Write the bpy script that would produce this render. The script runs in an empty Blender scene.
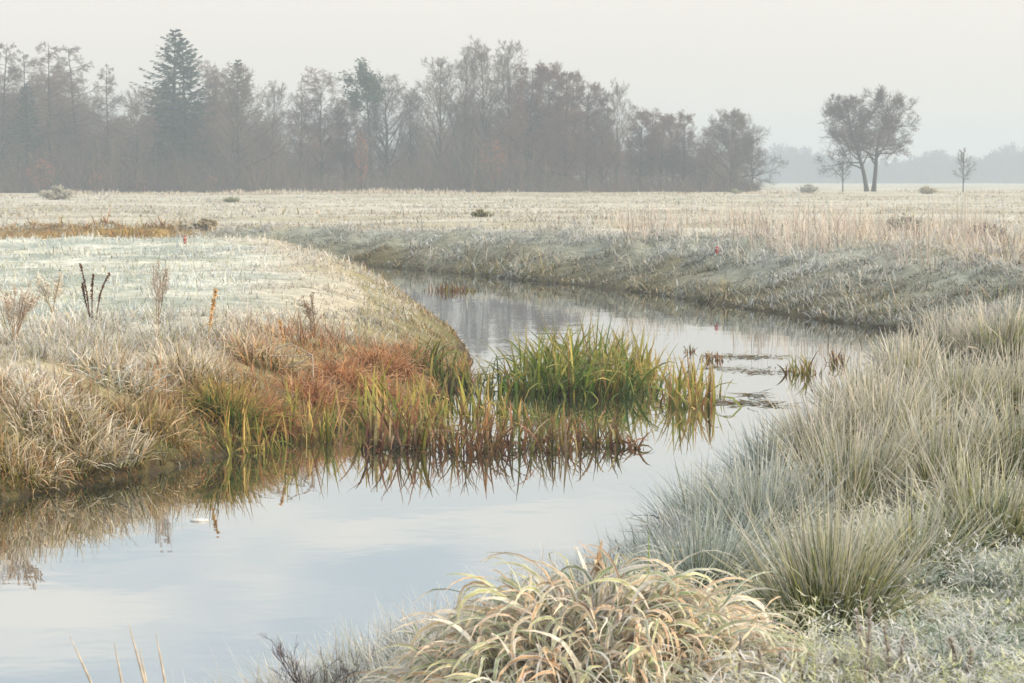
import bpy, math
import numpy as np
from mathutils import Vector

R = math.radians
S = bpy.context.scene
COL = S.collection
PI = math.pi

# ------------------------------------------------------------------ camera
FPX, CX, CY, HOR = 85 / 36 * 1024, 512.0, 341.5, 180.0
EYE = np.array((0.0, 0.0, 2.6))
PITCH = math.atan((CY - HOR) / FPX)
cam_d = bpy.data.cameras.new("camera")
cam = bpy.data.objects.new("camera", cam_d)
COL.objects.link(cam)
cam.location = EYE
cam.rotation_euler = (PI / 2 - PITCH, 0, 0)
cam_d.lens = 85
cam_d.sensor_width = 36
cam_d.clip_start = 0.1
cam_d.clip_end = 5000
cam_d.dof.use_dof = True
cam_d.dof.focus_distance = 18
cam_d.dof.aperture_fstop = 11
S.camera = cam

# ------------------------------------------------------------------ light
SUN_AZ, SUN_EL = R(118), R(22)          # clockwise from straight ahead
SKY_STRENGTH = 0.11
S.view_settings.view_transform = 'Standard'
S.view_settings.look = 'None'
S.view_settings.exposure = 0.15
S.view_settings.gamma = 1.0
S.view_settings.use_curve_mapping = False


def nn(nt, t, **kw):
    n = nt.nodes.new(t)
    for k, v in kw.items():
        setattr(n, k, v)
    return n


def mth(nt, op, a, b=None, clamp=False):
    n = nn(nt, 'ShaderNodeMath', operation=op, use_clamp=clamp)
    for i, v in enumerate((a, b)):
        if v is None:
            continue
        if isinstance(v, (int, float)):
            n.inputs[i].default_value = v
        else:
            nt.links.new(v, n.inputs[i])
    return n.outputs[0]


def ramp(nt, fac, stops, interp='LINEAR'):
    n = nn(nt, 'ShaderNodeValToRGB')
    n.color_ramp.interpolation = interp
    el = n.color_ramp.elements
    while len(el) < len(stops):
        el.new(0.5)
    for e, (p, c) in zip(el, stops):
        e.position = p
        e.color = (*c, 1) if len(c) == 3 else c
    nt.links.new(fac, n.inputs[0])
    return n.outputs[0]


def mix(nt, fac, a, b, mode='MIX'):
    n = nn(nt, 'ShaderNodeMix', data_type='RGBA', blend_type=mode)
    for i, v in ((0, fac), (6, a), (7, b)):
        if isinstance(v, (int, float)):
            n.inputs[i].default_value = v
        elif isinstance(v, tuple):
            n.inputs[i].default_value = (*v, 1)
        else:
            nt.links.new(v, n.inputs[i])
    return n.outputs[2]


world = bpy.data.worlds.new("World")
S.world = world
world.use_nodes = True
nt = world.node_tree
nt.nodes.clear()
out = nn(nt, 'ShaderNodeOutputWorld')
bg = nn(nt, 'ShaderNodeBackground')
bg.inputs[1].default_value = SKY_STRENGTH
sky = nn(nt, 'ShaderNodeTexSky', sky_type='NISHITA', sun_disc=False)
sky.sun_elevation = SUN_EL
sky.sun_rotation = SUN_AZ
sky.air_density = 1.0
sky.dust_density = 2.0
sky.ozone_density = 1.5
tc = nn(nt, 'ShaderNodeTexCoord')
sep = nn(nt, 'ShaderNodeSeparateXYZ')
nt.links.new(tc.outputs['Generated'], sep.inputs[0])
el = mth(nt, 'ABSOLUTE', sep.outputs[2])
den = mth(nt, 'ADD', el, 0.10)
comb = nn(nt, 'ShaderNodeCombineXYZ')
nt.links.new(mth(nt, 'DIVIDE', sep.outputs[0], den), comb.inputs[0])
nt.links.new(mth(nt, 'DIVIDE', sep.outputs[1], den), comb.inputs[1])
noi = nn(nt, 'ShaderNodeTexNoise')
noi.inputs['Scale'].default_value = 2.3
noi.inputs['Detail'].default_value = 4
noi.inputs['Roughness'].default_value = 0.5
noi.inputs['Distortion'].default_value = 0.3
nt.links.new(comb.outputs[0], noi.inputs['Vector'])
cl = ramp(nt, noi.outputs[0], [(0.34, (0.25, 0.25, 0.25)), (0.68, (1, 1, 1))], 'EASE')
low = ramp(nt, el, [(0.085, (1, 1, 1)), (0.19, (0, 0, 0))], 'EASE')
mask = mth(nt, 'MAXIMUM', cl, low)
mask = mth(nt, 'ADD', mth(nt, 'MULTIPLY', mask, 0.85), 0.15)
k = 1 / SKY_STRENGTH
cloudc = ramp(nt, el, [(0.0, (0.81, 0.74, 0.65)), (0.07, (0.87, 0.815, 0.735)), (0.13, (1.02, 0.985, 0.92)), (0.35, (1.5, 1.45, 1.38)), (1.0, (1.75, 1.7, 1.65))])
cloudc = mix(nt, 1.0, cloudc, (k, k, k), 'MULTIPLY')
blue = mix(nt, 0.6, sky.outputs[0], (0.66 * k, 0.86 * k, 1.02 * k))
nt.links.new(mix(nt, mask, blue, cloudc), bg.inputs[0])
nt.links.new(bg.outputs[0], out.inputs[0])

sun_d = bpy.data.lights.new("sun", 'SUN')
sun_d.energy = 4.8
sun_d.angle = R(6)
sun_d.color = (1.0, 0.79, 0.54)
sun = bpy.data.objects.new("sun", sun_d)
COL.objects.link(sun)
sdir = Vector((math.sin(SUN_AZ) * math.cos(SUN_EL), math.cos(SUN_AZ) * math.cos(SUN_EL), math.sin(SUN_EL)))
sun.rotation_euler = sdir.to_track_quat('Z', 'Y').to_euler()
sun.location = (60, -20, 22)

S.cycles.max_bounces = 6
S.cycles.diffuse_bounces = 3
S.cycles.glossy_bounces = 3
S.cycles.transmission_bounces = 3
S.cycles.volume_bounces = 2
S.cycles.caustics_reflective = False
S.cycles.caustics_refractive = False
S.cycles.sample_clamp_indirect = 4
S.cycles.use_denoising = True

# ------------------------------------------------------------------ helpers


def tag(o, label=None, cat=None, group=None, kind=None):
    for key, v in (('label', label), ('category', cat), ('group', group), ('kind', kind)):
        if v:
            o[key] = v
    return o


def empty(name, loc, rz=0.0, sc=(1, 1, 1)):
    o = bpy.data.objects.new(name, None)
    o.empty_display_size = 0.3
    COL.objects.link(o)
    o.location = loc
    o.rotation_euler = (0, 0, rz)
    o.scale = sc
    return o


class Bag:
    """collects quads; build() links them as one mesh object"""

    def __init__(self):
        self.v, self.f, self.c, self.n = [], [], [], 0

    def add(self, v, f, c):
        v = np.asarray(v, np.float32).reshape(-1, 3)
        c = np.asarray(c, np.float32)
        if c.ndim == 1:
            c = np.broadcast_to(c, (len(v), 3))
        self.v.append(v)
        self.f.append(np.asarray(f, np.int64).reshape(-1, 4) + self.n)
        self.c.append(c.reshape(-1, 3))
        self.n += len(v)
        return self

    def build(self, name, mat, parent=None, origin=None, smooth=True):
        v = np.concatenate(self.v)
        f = np.concatenate(self.f).astype(np.int32)
        c = np.concatenate(self.c)
        if origin is not None:
            v = v - np.asarray(origin, np.float32)
        me = bpy.data.meshes.new(name)
        me.vertices.add(len(v))
        me.vertices.foreach_set('co', v.ravel())
        me.loops.add(f.size)
        me.loops.foreach_set('vertex_index', f.ravel())
        me.polygons.add(len(f))
        me.polygons.foreach_set('loop_start', np.arange(0, f.size, 4, dtype=np.int32))
        me.polygons.foreach_set('loop_total', np.full(len(f), 4, np.int32))
        me.polygons.foreach_set('use_smooth', np.full(len(f), smooth))
        a = me.color_attributes.new('tint', 'FLOAT_COLOR', 'POINT')
        a.data.foreach_set('color', np.concatenate([np.clip(c, 0, 1), np.ones((len(c), 1), np.float32)], 1).astype(np.float32).ravel())
        me.update(calc_edges=True)
        me.materials.append(mat)
        o = bpy.data.objects.new(name, me)
        COL.objects.link(o)
        if origin is not None:
            o.location = origin
        if parent is not None:
            o.parent = parent
        return o


def nrm(a):
    return a / np.maximum(np.linalg.norm(a, axis=-1, keepdims=True), 1e-9)


def colarr(c, n):
    c = np.asarray(c, float)
    return np.broadcast_to(c, (n, 3)) if c.ndim == 1 else c


def blades(bag, P, L, W, az, lean, curl, C0, C1, Cm=None, nseg=4, twist=0.0, taper=0.6, fold=None, jig=0.0, rng=None):
    """curved leaf blades: base P, length L, width W, azimuth az, lean + curl from vertical; colours base, (mid), tip.
    fold = edge colour: three columns with a keel and rimed edges."""
    n = len(P)
    if n == 0:
        return
    P = np.asarray(P, float)
    L, W, az, lean, curl = (np.broadcast_to(np.asarray(a, float), (n,)) for a in (L, W, az, lean, curl))
    t = np.linspace(0, 1, nseg + 1)
    cen = np.zeros((n, nseg + 1, 3))
    cen[:, 0] = P
    tan = np.zeros_like(cen)
    azk = np.array(az)
    for i in range(nseg + 1):
        th = lean + curl * (t[i] ** 1.3)
        if jig and rng is not None:
            azk = azk + rng.normal(0, jig, n)
        tan[:, i] = np.stack([np.sin(th) * np.sin(azk), np.sin(th) * np.cos(azk), np.cos(th)], -1)
        if i:
            cen[:, i] = cen[:, i - 1] + tan[:, i] * (L / nseg)[:, None]
    side = np.stack([np.cos(az), -np.sin(az), np.zeros(n)], -1)[:, None, :] * np.ones((1, nseg + 1, 1))
    if np.any(twist):
        up = np.cross(side, tan)
        ta = (np.broadcast_to(np.asarray(twist, float), (n,))[:, None] * (0.4 + t[None]))[..., None]
        side = side * np.cos(ta) + up * np.sin(ta)
    w = (W[:, None] * 0.5) * np.maximum((1 - t[None] ** 2) ** taper, 0.12)
    C0, C1 = colarr(C0, n), colarr(C1, n)
    if Cm is None:
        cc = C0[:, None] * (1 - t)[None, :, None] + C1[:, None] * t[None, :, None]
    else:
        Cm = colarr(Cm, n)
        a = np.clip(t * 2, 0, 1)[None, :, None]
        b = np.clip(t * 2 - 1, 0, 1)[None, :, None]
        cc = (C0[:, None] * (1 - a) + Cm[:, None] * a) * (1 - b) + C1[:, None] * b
    if fold is None:
        V = np.stack([cen - side * w[..., None], cen + side * w[..., None]], 2)
        CC = np.stack([cc, cc], 2)
        m = 2
    else:
        nor = np.cross(tan, side)
        E = colarr(fold, n)[:, None] * np.ones((1, nseg + 1, 1))
        V = np.stack([cen - side * w[..., None], cen - nor * w[..., None] * 0.35, cen + side * w[..., None]], 2)
        CC = np.stack([E, cc, E], 2)
        m = 3
    base = np.arange(n)[:, None, None] * (m * (nseg + 1)) + np.arange(nseg)[None, :, None] * m + np.arange(m - 1)[None, None]
    F = np.stack([base, base + 1, base + m + 1, base + m], -1)
    bag.add(V, F, CC.reshape(-1, 3))


def tubes(bag, P, rad, sides, col):
    """P (M,n,3), rad (M,n) -> open tubes"""
    M, n, _ = P.shape
    if M == 0:
        return
    T = nrm(np.gradient(P, axis=1))
    ref = np.where(np.abs(T[..., 2:3]) > 0.9, np.array([1.0, 0, 0]), np.array([0, 0, 1.0]))
    u = nrm(np.cross(T, ref))
    v = np.cross(T, u)
    a = np.arange(sides) * 2 * PI / sides
    V = P[:, :, None] + rad[:, :, None, None] * (u[:, :, None] * np.cos(a)[:, None] + v[:, :, None] * np.sin(a)[:, None])
    i = np.arange(M)[:, None, None] * (n * sides) + np.arange(n - 1)[None, :, None] * sides
    j = np.arange(sides)[None, None]
    j2 = (j + 1) % sides
    F = np.stack([i + j, i + j2, i + sides + j2, i + sides + j], -1)
    c = np.asarray(col, float)
    if c.ndim == 2 and len(c) == M:
        c = np.repeat(c, n * sides, 0)
    bag.add(V, F, c)


def leafquads(bag, P, size, col, rng, elong=1.0, flat=0.0):
    n = len(P)
    if n == 0:
        return
    d = nrm(rng.normal(0, 1, (n, 3)) * np.array([1, 1, 1 - flat]))
    e = nrm(np.cross(d, rng.normal(0, 1, (n, 3))))
    s = np.broadcast_to(np.asarray(size, float), (n,))[:, None]
    V = np.stack([P - d * s * elong, P + e * s * 0.5, P + d * s * elong, P - e * s * 0.5], 1)
    F = np.arange(n * 4).reshape(n, 4)
    bag.add(V, F, np.repeat(colarr(col, n), 4, 0))


def hash2(i, j, seed):
    h = (i.astype(np.int64) * 374761393 + j.astype(np.int64) * 668265263 + seed * 974634777) & 0xFFFFFFFF
    h = ((h ^ (h >> 13)) * 1274126177) & 0xFFFFFFFF
    return ((h ^ (h >> 16)) & 0xFFFF) / 65535.0


def vnoise(x, y, seed=0):
    i, j = np.floor(x), np.floor(y)
    fx, fy = x - i, y - j
    fx, fy = fx * fx * (3 - 2 * fx), fy * fy * (3 - 2 * fy)
    a, b, c, d = hash2(i, j, seed), hash2(i + 1, j, seed), hash2(i, j + 1, seed), hash2(i + 1, j + 1, seed)
    return (a * (1 - fx) + b * fx) * (1 - fy) + (c * (1 - fx) + d * fx) * fy


def fbm(x, y, scale, oct=4, seed=0):
    x, y = np.asarray(x, float) / scale, np.asarray(y, float) / scale
    s, a, t = 0.0, 0.5, 0.0
    for o in range(oct):
        s = s + a * vnoise(x + 17.3 * o, y - 9.1 * o, seed + o)
        t += a
        x, y, a = x * 2.03, y * 2.03, a * 0.5
    return s / t


def sstep(a, b, x):
    t = np.clip((x - a) / (b - a), 0, 1)
    return t * t * (3 - 2 * t)


# ------------------------------------------------------------------ river and terrain
def world_at(px, py, z=0.0):
    x, y = (px - CX) / FPX, (CY - py) / FPX
    d = np.array([x, math.cos(PITCH) + y * math.sin(PITCH), -math.sin(PITCH) + y * math.cos(PITCH)])
    s = (z - EYE[2]) / d[2]
    return EYE + d * s


def smooth_line(pts, sub=6):
    p = np.array(pts, float)
    p = np.vstack([2 * p[0] - p[1], p, 2 * p[-1] - p[-2]])
    o = []
    for i in range(1, len(p) - 2):
        for t in np.linspace(0, 1, sub, endpoint=False):
            a, b, c, d = p[i - 1], p[i], p[i + 1], p[i + 2]
            o.append(0.5 * (2 * b + (c - a) * t + (2 * a - 5 * b + 4 * c - d) * t * t + (3 * b - a - 3 * c + d) * t ** 3))
    o.append(p[-2])
    return np.array(o)


wp = lambda l: [tuple(world_at(a, b)[:2]) for a, b in l]
OUT_PTS = [(-9, -12), (-7, -2), (-4.6, 4), (-2.6, 8)] + wp([(250, 722), (400, 662), (560, 592), (672, 532), (762, 472), (832, 420), (878, 380), (912, 355), (924, 342), (900, 331), (825, 321), (740, 308), (620, 290), (520, 280), (430, 271), (340, 264)]) + [(-8.2, 77), (-10.2, 79), (-13, 78.5), (-25, 79), (-70, 82)]
INN_PTS = [(-17, -12), (-14, 0), (-11, 7), (-8, 13)] + wp([(-300, 542), (-20, 502), (80, 485), (180, 466), (260, 446), (360, 425), (425, 404), (466, 380), (468, 350), (435, 320), (390, 293), (332, 274)]) + [(-6.5, 67.4), (-8.5, 67), (-12, 66.5), (-25, 66), (-70, 68)]
OUTL, INNL = smooth_line(OUT_PTS), smooth_line(INN_PTS)
POLY = np.vstack([OUTL, INNL[::-1]])


def line_dist(x, y, L):
    best = np.full(x.shape, 1e9)
    for (ax, ay), (bx, by) in zip(L[:-1], L[1:]):
        ex, ey = bx - ax, by - ay
        t = np.clip(((x - ax) * ex + (y - ay) * ey) / (ex * ex + ey * ey + 1e-12), 0, 1)
        np.minimum(best, (x - ax - t * ex) ** 2 + (y - ay - t * ey) ** 2, out=best)
    return np.sqrt(best)


def in_poly(x, y):
    r = np.zeros(x.shape, bool)
    n = len(POLY)
    for i in range(n):
        (ax, ay), (bx, by) = POLY[i], POLY[(i + 1) % n]
        if ay == by:
            continue
        c = ((ay > y) != (by > y)) & (x < (bx - ax) * (y - ay) / (by - ay) + ax)
        r ^= c
    return r


def field(x, y):
    """height, distance to the shore, True on the inner (left) bank"""
    x, y = np.asarray(x, float), np.asarray(y, float)
    do, di = line_dist(x, y, OUTL), line_dist(x, y, INNL)
    wet = in_poly(x, y)
    inner = di < do
    d = np.minimum(do, di) + (fbm(x, y, 0.9, 3, 5) - 0.5) * 0.35 * sstep(5, 14, np.hypot(x, y))
    d = np.where(wet, -np.abs(d), np.maximum(d, 0.0))
    wo = 6.0 + (4.2 - 6.0) * sstep(30, 44, y)
    wi = 3.8 + (2.6 - 3.8) * sstep(28, 44, y)
    w = np.where(inner, wi, wo)
    t = np.clip(d / w, 0, 1)
    far = np.where(inner, 0.0, sstep(36, 48, y))
    prof = (1 - (1 - t) ** 1.9) * (1 - far) + (0.85 * t + 0.15 * (1 - (1 - t) ** 2)) * far
    z = 1.0 * prof
    und = (fbm(x, y, 9, 3, 11) - 0.5) * 0.28 + (fbm(x, y, 1.6, 3, 12) - 0.5) * 0.16
    und = und + np.where(inner, (fbm(x, y, 2.6, 3, 15) - 0.5) * 0.22, 0.0)
    und = und + (fbm(x, y, 60, 3, 13) - 0.5) * 0.5 * sstep(90, 180, y)
    lump = (fbm(x, y, 1.0, 4, 14) - 0.5) * 0.6 * far * sstep(0.2, 0.9, d) * sstep(7, 4, d)
    z = z + lump + und * np.clip(d / 2.0, 0, 1) + np.where(d > 0, np.minimum(d, 0.4) * 0.08 + 0.01, 0)
    z = np.where(d < 0, np.maximum(d * 0.45, -0.6) - 0.01, z)
    return z, d, inner


def gz(x, y):
    return float(field(np.array([x]), np.array([y]))[0][0])


_s = np.geomspace(4, 900, 700)


def ground_at(px, py):
    """where the line through this point of the view meets the terrain"""
    x, y = (px - CX) / FPX, (CY - py) / FPX
    d = np.array([x, math.cos(PITCH) + y * math.sin(PITCH), -math.sin(PITCH) + y * math.cos(PITCH)])
    p = EYE[None] + _s[:, None] * d[None]
    z = np.maximum(field(p[:, 0], p[:, 1])[0], 0.0)
    hit = np.nonzero(p[:, 2] <= z)[0]
    i = hit[0] if len(hit) else len(_s) - 1
    return np.array([p[i, 0], p[i, 1], z[i]])


def ppm(p):
    return FPX / p[1]


# ------------------------------------------------------------------ materials
def leaf_mat(name, rough=0.6, trans=0.3, var=0.25, rime=0.0):
    m = bpy.data.materials.new(name)
    m.use_nodes = True
    nt = m.node_tree
    nt.nodes.clear()
    o = nn(nt, 'ShaderNodeOutputMaterial')
    at = nn(nt, 'ShaderNodeAttribute', attribute_name='tint')
    tcn = nn(nt, 'ShaderNodeTexCoord')
    no = nn(nt, 'ShaderNodeTexNoise')
    no.inputs['Scale'].default_value = 35
    no.inputs['Detail'].default_value = 2
    nt.links.new(tcn.outputs['Object'], no.inputs['Vector'])
    vv = ramp(nt, no.outputs[0], [(0.3, (1 - var,) * 3), (0.7, (1 + var * 0.4,) * 3)])
    c = mix(nt, 1.0, at.outputs['Color'], vv, 'MULTIPLY')
    if rime > 0:
        n3 = nn(nt, 'ShaderNodeTexNoise')
        n3.inputs['Scale'].default_value = 130
        n3.inputs['Detail'].default_value = 1
        nt.links.new(tcn.outputs['Object'], n3.inputs['Vector'])
        f3 = ramp(nt, n3.outputs[0], [(0.50, (0, 0, 0)), (0.62, (rime,) * 3)])
        c = mix(nt, f3, c, (0.78, 0.79, 0.80))
    p = nn(nt, 'ShaderNodeBsdfPrincipled')
    p.inputs['Roughness'].default_value = rough
    p.inputs['Specular IOR Level'].default_value = 0.25
    nt.links.new(c, p.inputs['Base Color'])
    if trans > 0:
        tr = nn(nt, 'ShaderNodeBsdfTranslucent')
        nt.links.new(c, tr.inputs[0])
        mx = nn(nt, 'ShaderNodeMixShader')
        mx.inputs[0].default_value = trans
        nt.links.new(p.outputs[0], mx.inputs[1])
        nt.links.new(tr.outputs[0], mx.inputs[2])
        nt.links.new(mx.outputs[0], o.inputs[0])
    else:
        nt.links.new(p.outputs[0], o.inputs[0])
    return m


M_GRASS = leaf_mat('frosted_grass_blade')
M_RIME = leaf_mat('rimed_blade', rime=0.18)
M_REED = leaf_mat('reed_blade', 0.45, 0.35)
M_BARK = leaf_mat('bark', 0.9, 0.0, 0.5)
M_TWIG = leaf_mat('twig', 0.9, 0.0, 0.3)
M_NEEDLE = leaf_mat('needles', 0.7, 0.15)
M_PLAIN = leaf_mat('painted_wood', 0.5, 0.0, 0.2)


def ground_mat():
    m = bpy.data.materials.new('frosted_ground')
    m.use_nodes = True
    nt = m.node_tree
    p = nt.nodes['Principled BSDF']
    p.inputs['Roughness'].default_value = 0.9
    p.inputs['Specular IOR Level'].default_value = 0.15
    at = nn(nt, 'ShaderNodeAttribute', attribute_name='tint')
    g = nn(nt, 'ShaderNodeNewGeometry')
    n1 = nn(nt, 'ShaderNodeTexNoise')
    n1.inputs['Scale'].default_value = 3.5
    n1.inputs['Detail'].default_value = 6
    n1.inputs['Roughness'].default_value = 0.7
    nt.links.new(g.outputs['Position'], n1.inputs['Vector'])
    n2 = nn(nt, 'ShaderNodeTexNoise')
    n2.inputs['Scale'].default_value = 0.35
    n2.inputs['Detail'].default_value = 5
    nt.links.new(g.outputs['Position'], n2.inputs['Vector'])
    a = ramp(nt, n1.outputs[0], [(0.32, (0.55, 0.57, 0.52)), (0.66, (1.15, 1.15, 1.15))])
    b = ramp(nt, n2.outputs[0], [(0.35, (0.88, 0.86, 0.8)), (0.65, (1.05, 1.06, 1.08))])
    c = mix(nt, 1.0, mix(nt, 1.0, at.outputs['Color'], a, 'MULTIPLY'), b, 'MULTIPLY')
    nt.links.new(c, p.inputs['Base Color'])
    bu = nn(nt, 'ShaderNodeBump')
    bu.inputs['Strength'].default_value = 0.8
    bu.inputs['Distance'].default_value = 0.12
    nt.links.new(n1.outputs[0], bu.inputs['Height'])
    nt.links.new(bu.outputs[0], p.inputs['Normal'])
    return m


def water_mat():
    m = bpy.data.materials.new('still_river_water')
    m.use_nodes = True
    nt = m.node_tree
    p = nt.nodes['Principled BSDF']
    p.inputs['Base Color'].default_value = (0.035, 0.04, 0.03, 1)
    p.inputs['Roughness'].default_value = 0.015
    p.inputs['IOR'].default_value = 1.75
    g = nn(nt, 'ShaderNodeNewGeometry')
    n1 = nn(nt, 'ShaderNodeTexNoise')
    n1.inputs['Scale'].default_value = 1.1
    n1.inputs['Detail'].default_value = 3
    nt.links.new(g.outputs['Position'], n1.inputs['Vector'])
    bu = nn(nt, 'ShaderNodeBump')
    bu.inputs['Strength'].default_value = 0.12
    bu.inputs['Distance'].default_value = 0.02
    nt.links.new(n1.outputs[0], bu.inputs['Height'])
    nt.links.new(bu.outputs[0], p.inputs['Normal'])
    gl = nn(nt, 'ShaderNodeBsdfGlossy')
    gl.inputs['Color'].default_value = (0.93, 0.95, 0.96, 1)
    gl.inputs['Roughness'].default_value = 0.015
    nt.links.new(bu.outputs[0], gl.inputs['Normal'])
    mx = nn(nt, 'ShaderNodeMixShader')
    mx.inputs[0].default_value = 0.46
    nt.links.new(p.outputs[0], mx.inputs[1])
    nt.links.new(gl.outputs[0], mx.inputs[2])
    nt.links.new(mx.outputs[0], nt.nodes['Material Output'].inputs[0])
    return m


M_GROUND, M_WATER = ground_mat(), water_mat()

FROST = np.array((0.72, 0.73, 0.72))
FROSTB = np.array((0.50, 0.57, 0.58))
STRAW = np.array((0.56, 0.44, 0.29))
CREAM = np.array((0.74, 0.68, 0.57))
OLIVE = np.array((0.20, 0.18, 0.06))
GREEN = np.array((0.10, 0.16, 0.04))
RUST = np.array((0.40, 0.19, 0.085))
BROWN = np.array((0.11, 0.06, 0.03))
GOLD = np.array((0.52, 0.34, 0.11))
MUD = np.array((0.07, 0.055, 0.035))


def pick(rng, n, pal, jit=0.15):
    w = np.array([p[1] for p in pal], float)
    i = rng.choice(len(pal), n, p=w / w.sum())
    c = np.array([p[0] for p in pal])[i]
    return np.clip(c * (1 + rng.normal(0, jit, (n, 1))) + rng.normal(0, 0.012, (n, 3)), 0.01, 0.85)


def lerp(a, b, t):
    t = np.asarray(t)
    if t.ndim == 1:
        t = t[:, None]
    return a * (1 - t) + b * t


# ------------------------------------------------------------------ ground sheet
def build_ground():
    a = np.concatenate([np.arange(-180, -24, 3.0), np.arange(-24, 24.01, 0.12), np.arange(27, 180.1, 3.0)])
    a = np.radians(a)
    r = np.concatenate([[0.02], np.geomspace(0.6, 1270, 440)])
    A, RR = np.meshgrid(a, r)
    x, y = (RR * np.sin(A)).ravel(), (RR * np.cos(A)).ravel()
    z, d, inn = field(x, y)
    fr = fbm(x, y, 2.2, 4, 21)
    col = lerp(CREAM * 0.9, FROST * 0.92, sstep(0.35, 0.65, fr))
    band = fbm(x / 7, y, 5.0, 4, 23)
    fieldc = (~inn) & (d > 4.4)
    fcol = lerp(np.array((0.36, 0.32, 0.21)), np.array((0.56, 0.545, 0.49)), sstep(0.36, 0.60, band))
    fcol = lerp(fcol, np.array((0.55, 0.53, 0.46)), 0.55 * sstep(0.3, 0.6, fr))
    col = np.where(fieldc[:, None], fcol, col)
    dn = d + (fbm(x, y, 1.7, 3, 27) - 0.5) * 2.0
    turf = inn & (d > 1.2)
    tcol = lerp(np.array((0.36, 0.41, 0.38)), np.array((0.67, 0.68, 0.62)), sstep(0.35, 0.62, fbm(x, y, 1.2, 4, 25)))
    edge = lerp(np.array((0.34, 0.30, 0.17)), np.array((0.55, 0.51, 0.43)), sstep(0.8, 2.2, dn))
    col = np.where(turf[:, None], lerp(edge, tcol, sstep(2.0, 4.0, dn)), col)
    near = (~inn) & (y < 45)
    col = np.where(near[:, None], lerp(np.array((0.22, 0.25, 0.17)), lerp(CREAM * 0.8, FROST * 0.85, sstep(0.35, 0.65, fr)), sstep(4.0, 7.5, d + (fr - 0.5) * 3)), col)
    bank = (d < 3.5)
    face = (~inn) & (y > 40) & (d < 4.6)
    fc = lerp(np.array((0.13, 0.115, 0.06)), np.array((0.34, 0.36, 0.32)), np.clip(d / 3.6 + (fr - 0.5) * 0.9, 0, 1))
    gold = sstep(-9.5, -11.5, x) * (y > 60)  # golden tan grass, with the bank's sunlit turn painted into the tint
    fc = lerp(fc, np.array((0.36, 0.25, 0.09)), gold)
    col = np.where(face[:, None], fc, col)
    ib = inn & (d < 1.6)
    col = np.where(ib[:, None], lerp(np.array((0.13, 0.12, 0.045)), np.array((0.36, 0.33, 0.2)), np.clip(d / 1.6, 0, 1)), col)
    col = np.where((d < 0.14)[:, None], MUD, col)
    na, nr = len(a), len(r)
    i = np.arange(nr - 1)[:, None] * na + np.arange(na - 1)[None]
    F = np.stack([i, i + 1, i + na + 1, i + na], -1)
    b = Bag()
    b.add(np.stack([x, y, z], 1), F, col)
    o = b.build('ground', M_GROUND)
    tag(o, 'frost covered meadow with sloping river banks', 'ground', kind='structure')
    w = Bag()
    gx, gy = np.linspace(-75, 12, 30), np.linspace(-14, 86, 34)
    X, Y = np.meshgrid(gx, gy)
    i = np.arange(33)[:, None] * 30 + np.arange(29)[None]
    w.add(np.stack([X.ravel(), Y.ravel(), np.zeros(X.size)], 1), np.stack([i, i + 1, i + 31, i + 30], -1), MUD)
    o = w.build('river', M_WATER)
    tag(o, 'still winding river reflecting the pale sky', 'river', kind='structure')


build_ground()

# ------------------------------------------------------------------ haze
hb = Bag()
hx, hy0, hy1, hz0, hz1 = 1300, -1300, 1300, -1.7, 27.5
hv = np.array([(sx, sy, sz) for sz in (hz0, hz1) for sy in (hy0, hy1) for sx in (-hx, hx)], float)
hb.add(hv, [(0, 2, 3, 1), (4, 5, 7, 6), (0, 1, 5, 4), (2, 6, 7, 3), (0, 4, 6, 2), (1, 3, 7, 5)], (1, 1, 1))
M_HAZE = bpy.data.materials.new('haze')
M_HAZE.use_nodes = True
nt = M_HAZE.node_tree
nt.nodes.clear()
o_ = nn(nt, 'ShaderNodeOutputMaterial')
pv = nn(nt, 'ShaderNodeVolumePrincipled')
pv.inputs['Color'].default_value = (0.585, 0.685, 0.785, 1)
pv.inputs['Density'].default_value = 0.00125
pv.inputs['Anisotropy'].default_value = 0.2
nt.links.new(pv.outputs[0], o_.inputs['Volume'])
tag(hb.build('haze', M_HAZE, smooth=False), 'pale morning mist over the meadow and wood', 'haze', kind='stuff')

# ------------------------------------------------------------------ grass (stuff)


def scatter(rng, n, r0, r1, test, spread=17):
    """points on land between two ranges, thinning with distance so the sward keeps an even fineness"""
    a = R(1) * rng.uniform(-spread, spread, n)
    r = np.exp(rng.uniform(math.log(r0), math.log(r1), n))
    x, y = r * np.sin(a), r * np.cos(a)
    z, d, inn = field(x, y)
    k = test(x, y, z, d, inn)
    return x[k], y[k], z[k], d[k], r[k]


def grass(name, label, seed, n, r0, r1, test, style, spread=17, cat='grass'):
    rng = np.random.default_rng(seed)
    x, y, z, d, r = scatter(rng, n, r0, r1, test, spread)
    m = len(x)
    b = Bag()
    prm = style(rng, x, y, d, r, m)
    blades(b, np.stack([x, y, z - 0.015], 1), az=prm.pop('az', rng.uniform(0, 2 * PI, m)), rng=rng, **prm)
    return tag(b.build(name, M_GRASS), label, cat, kind='stuff')


LONGW = lambda y: 3.9 + (1.5 - 3.9) * sstep(25, 35, y)


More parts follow.
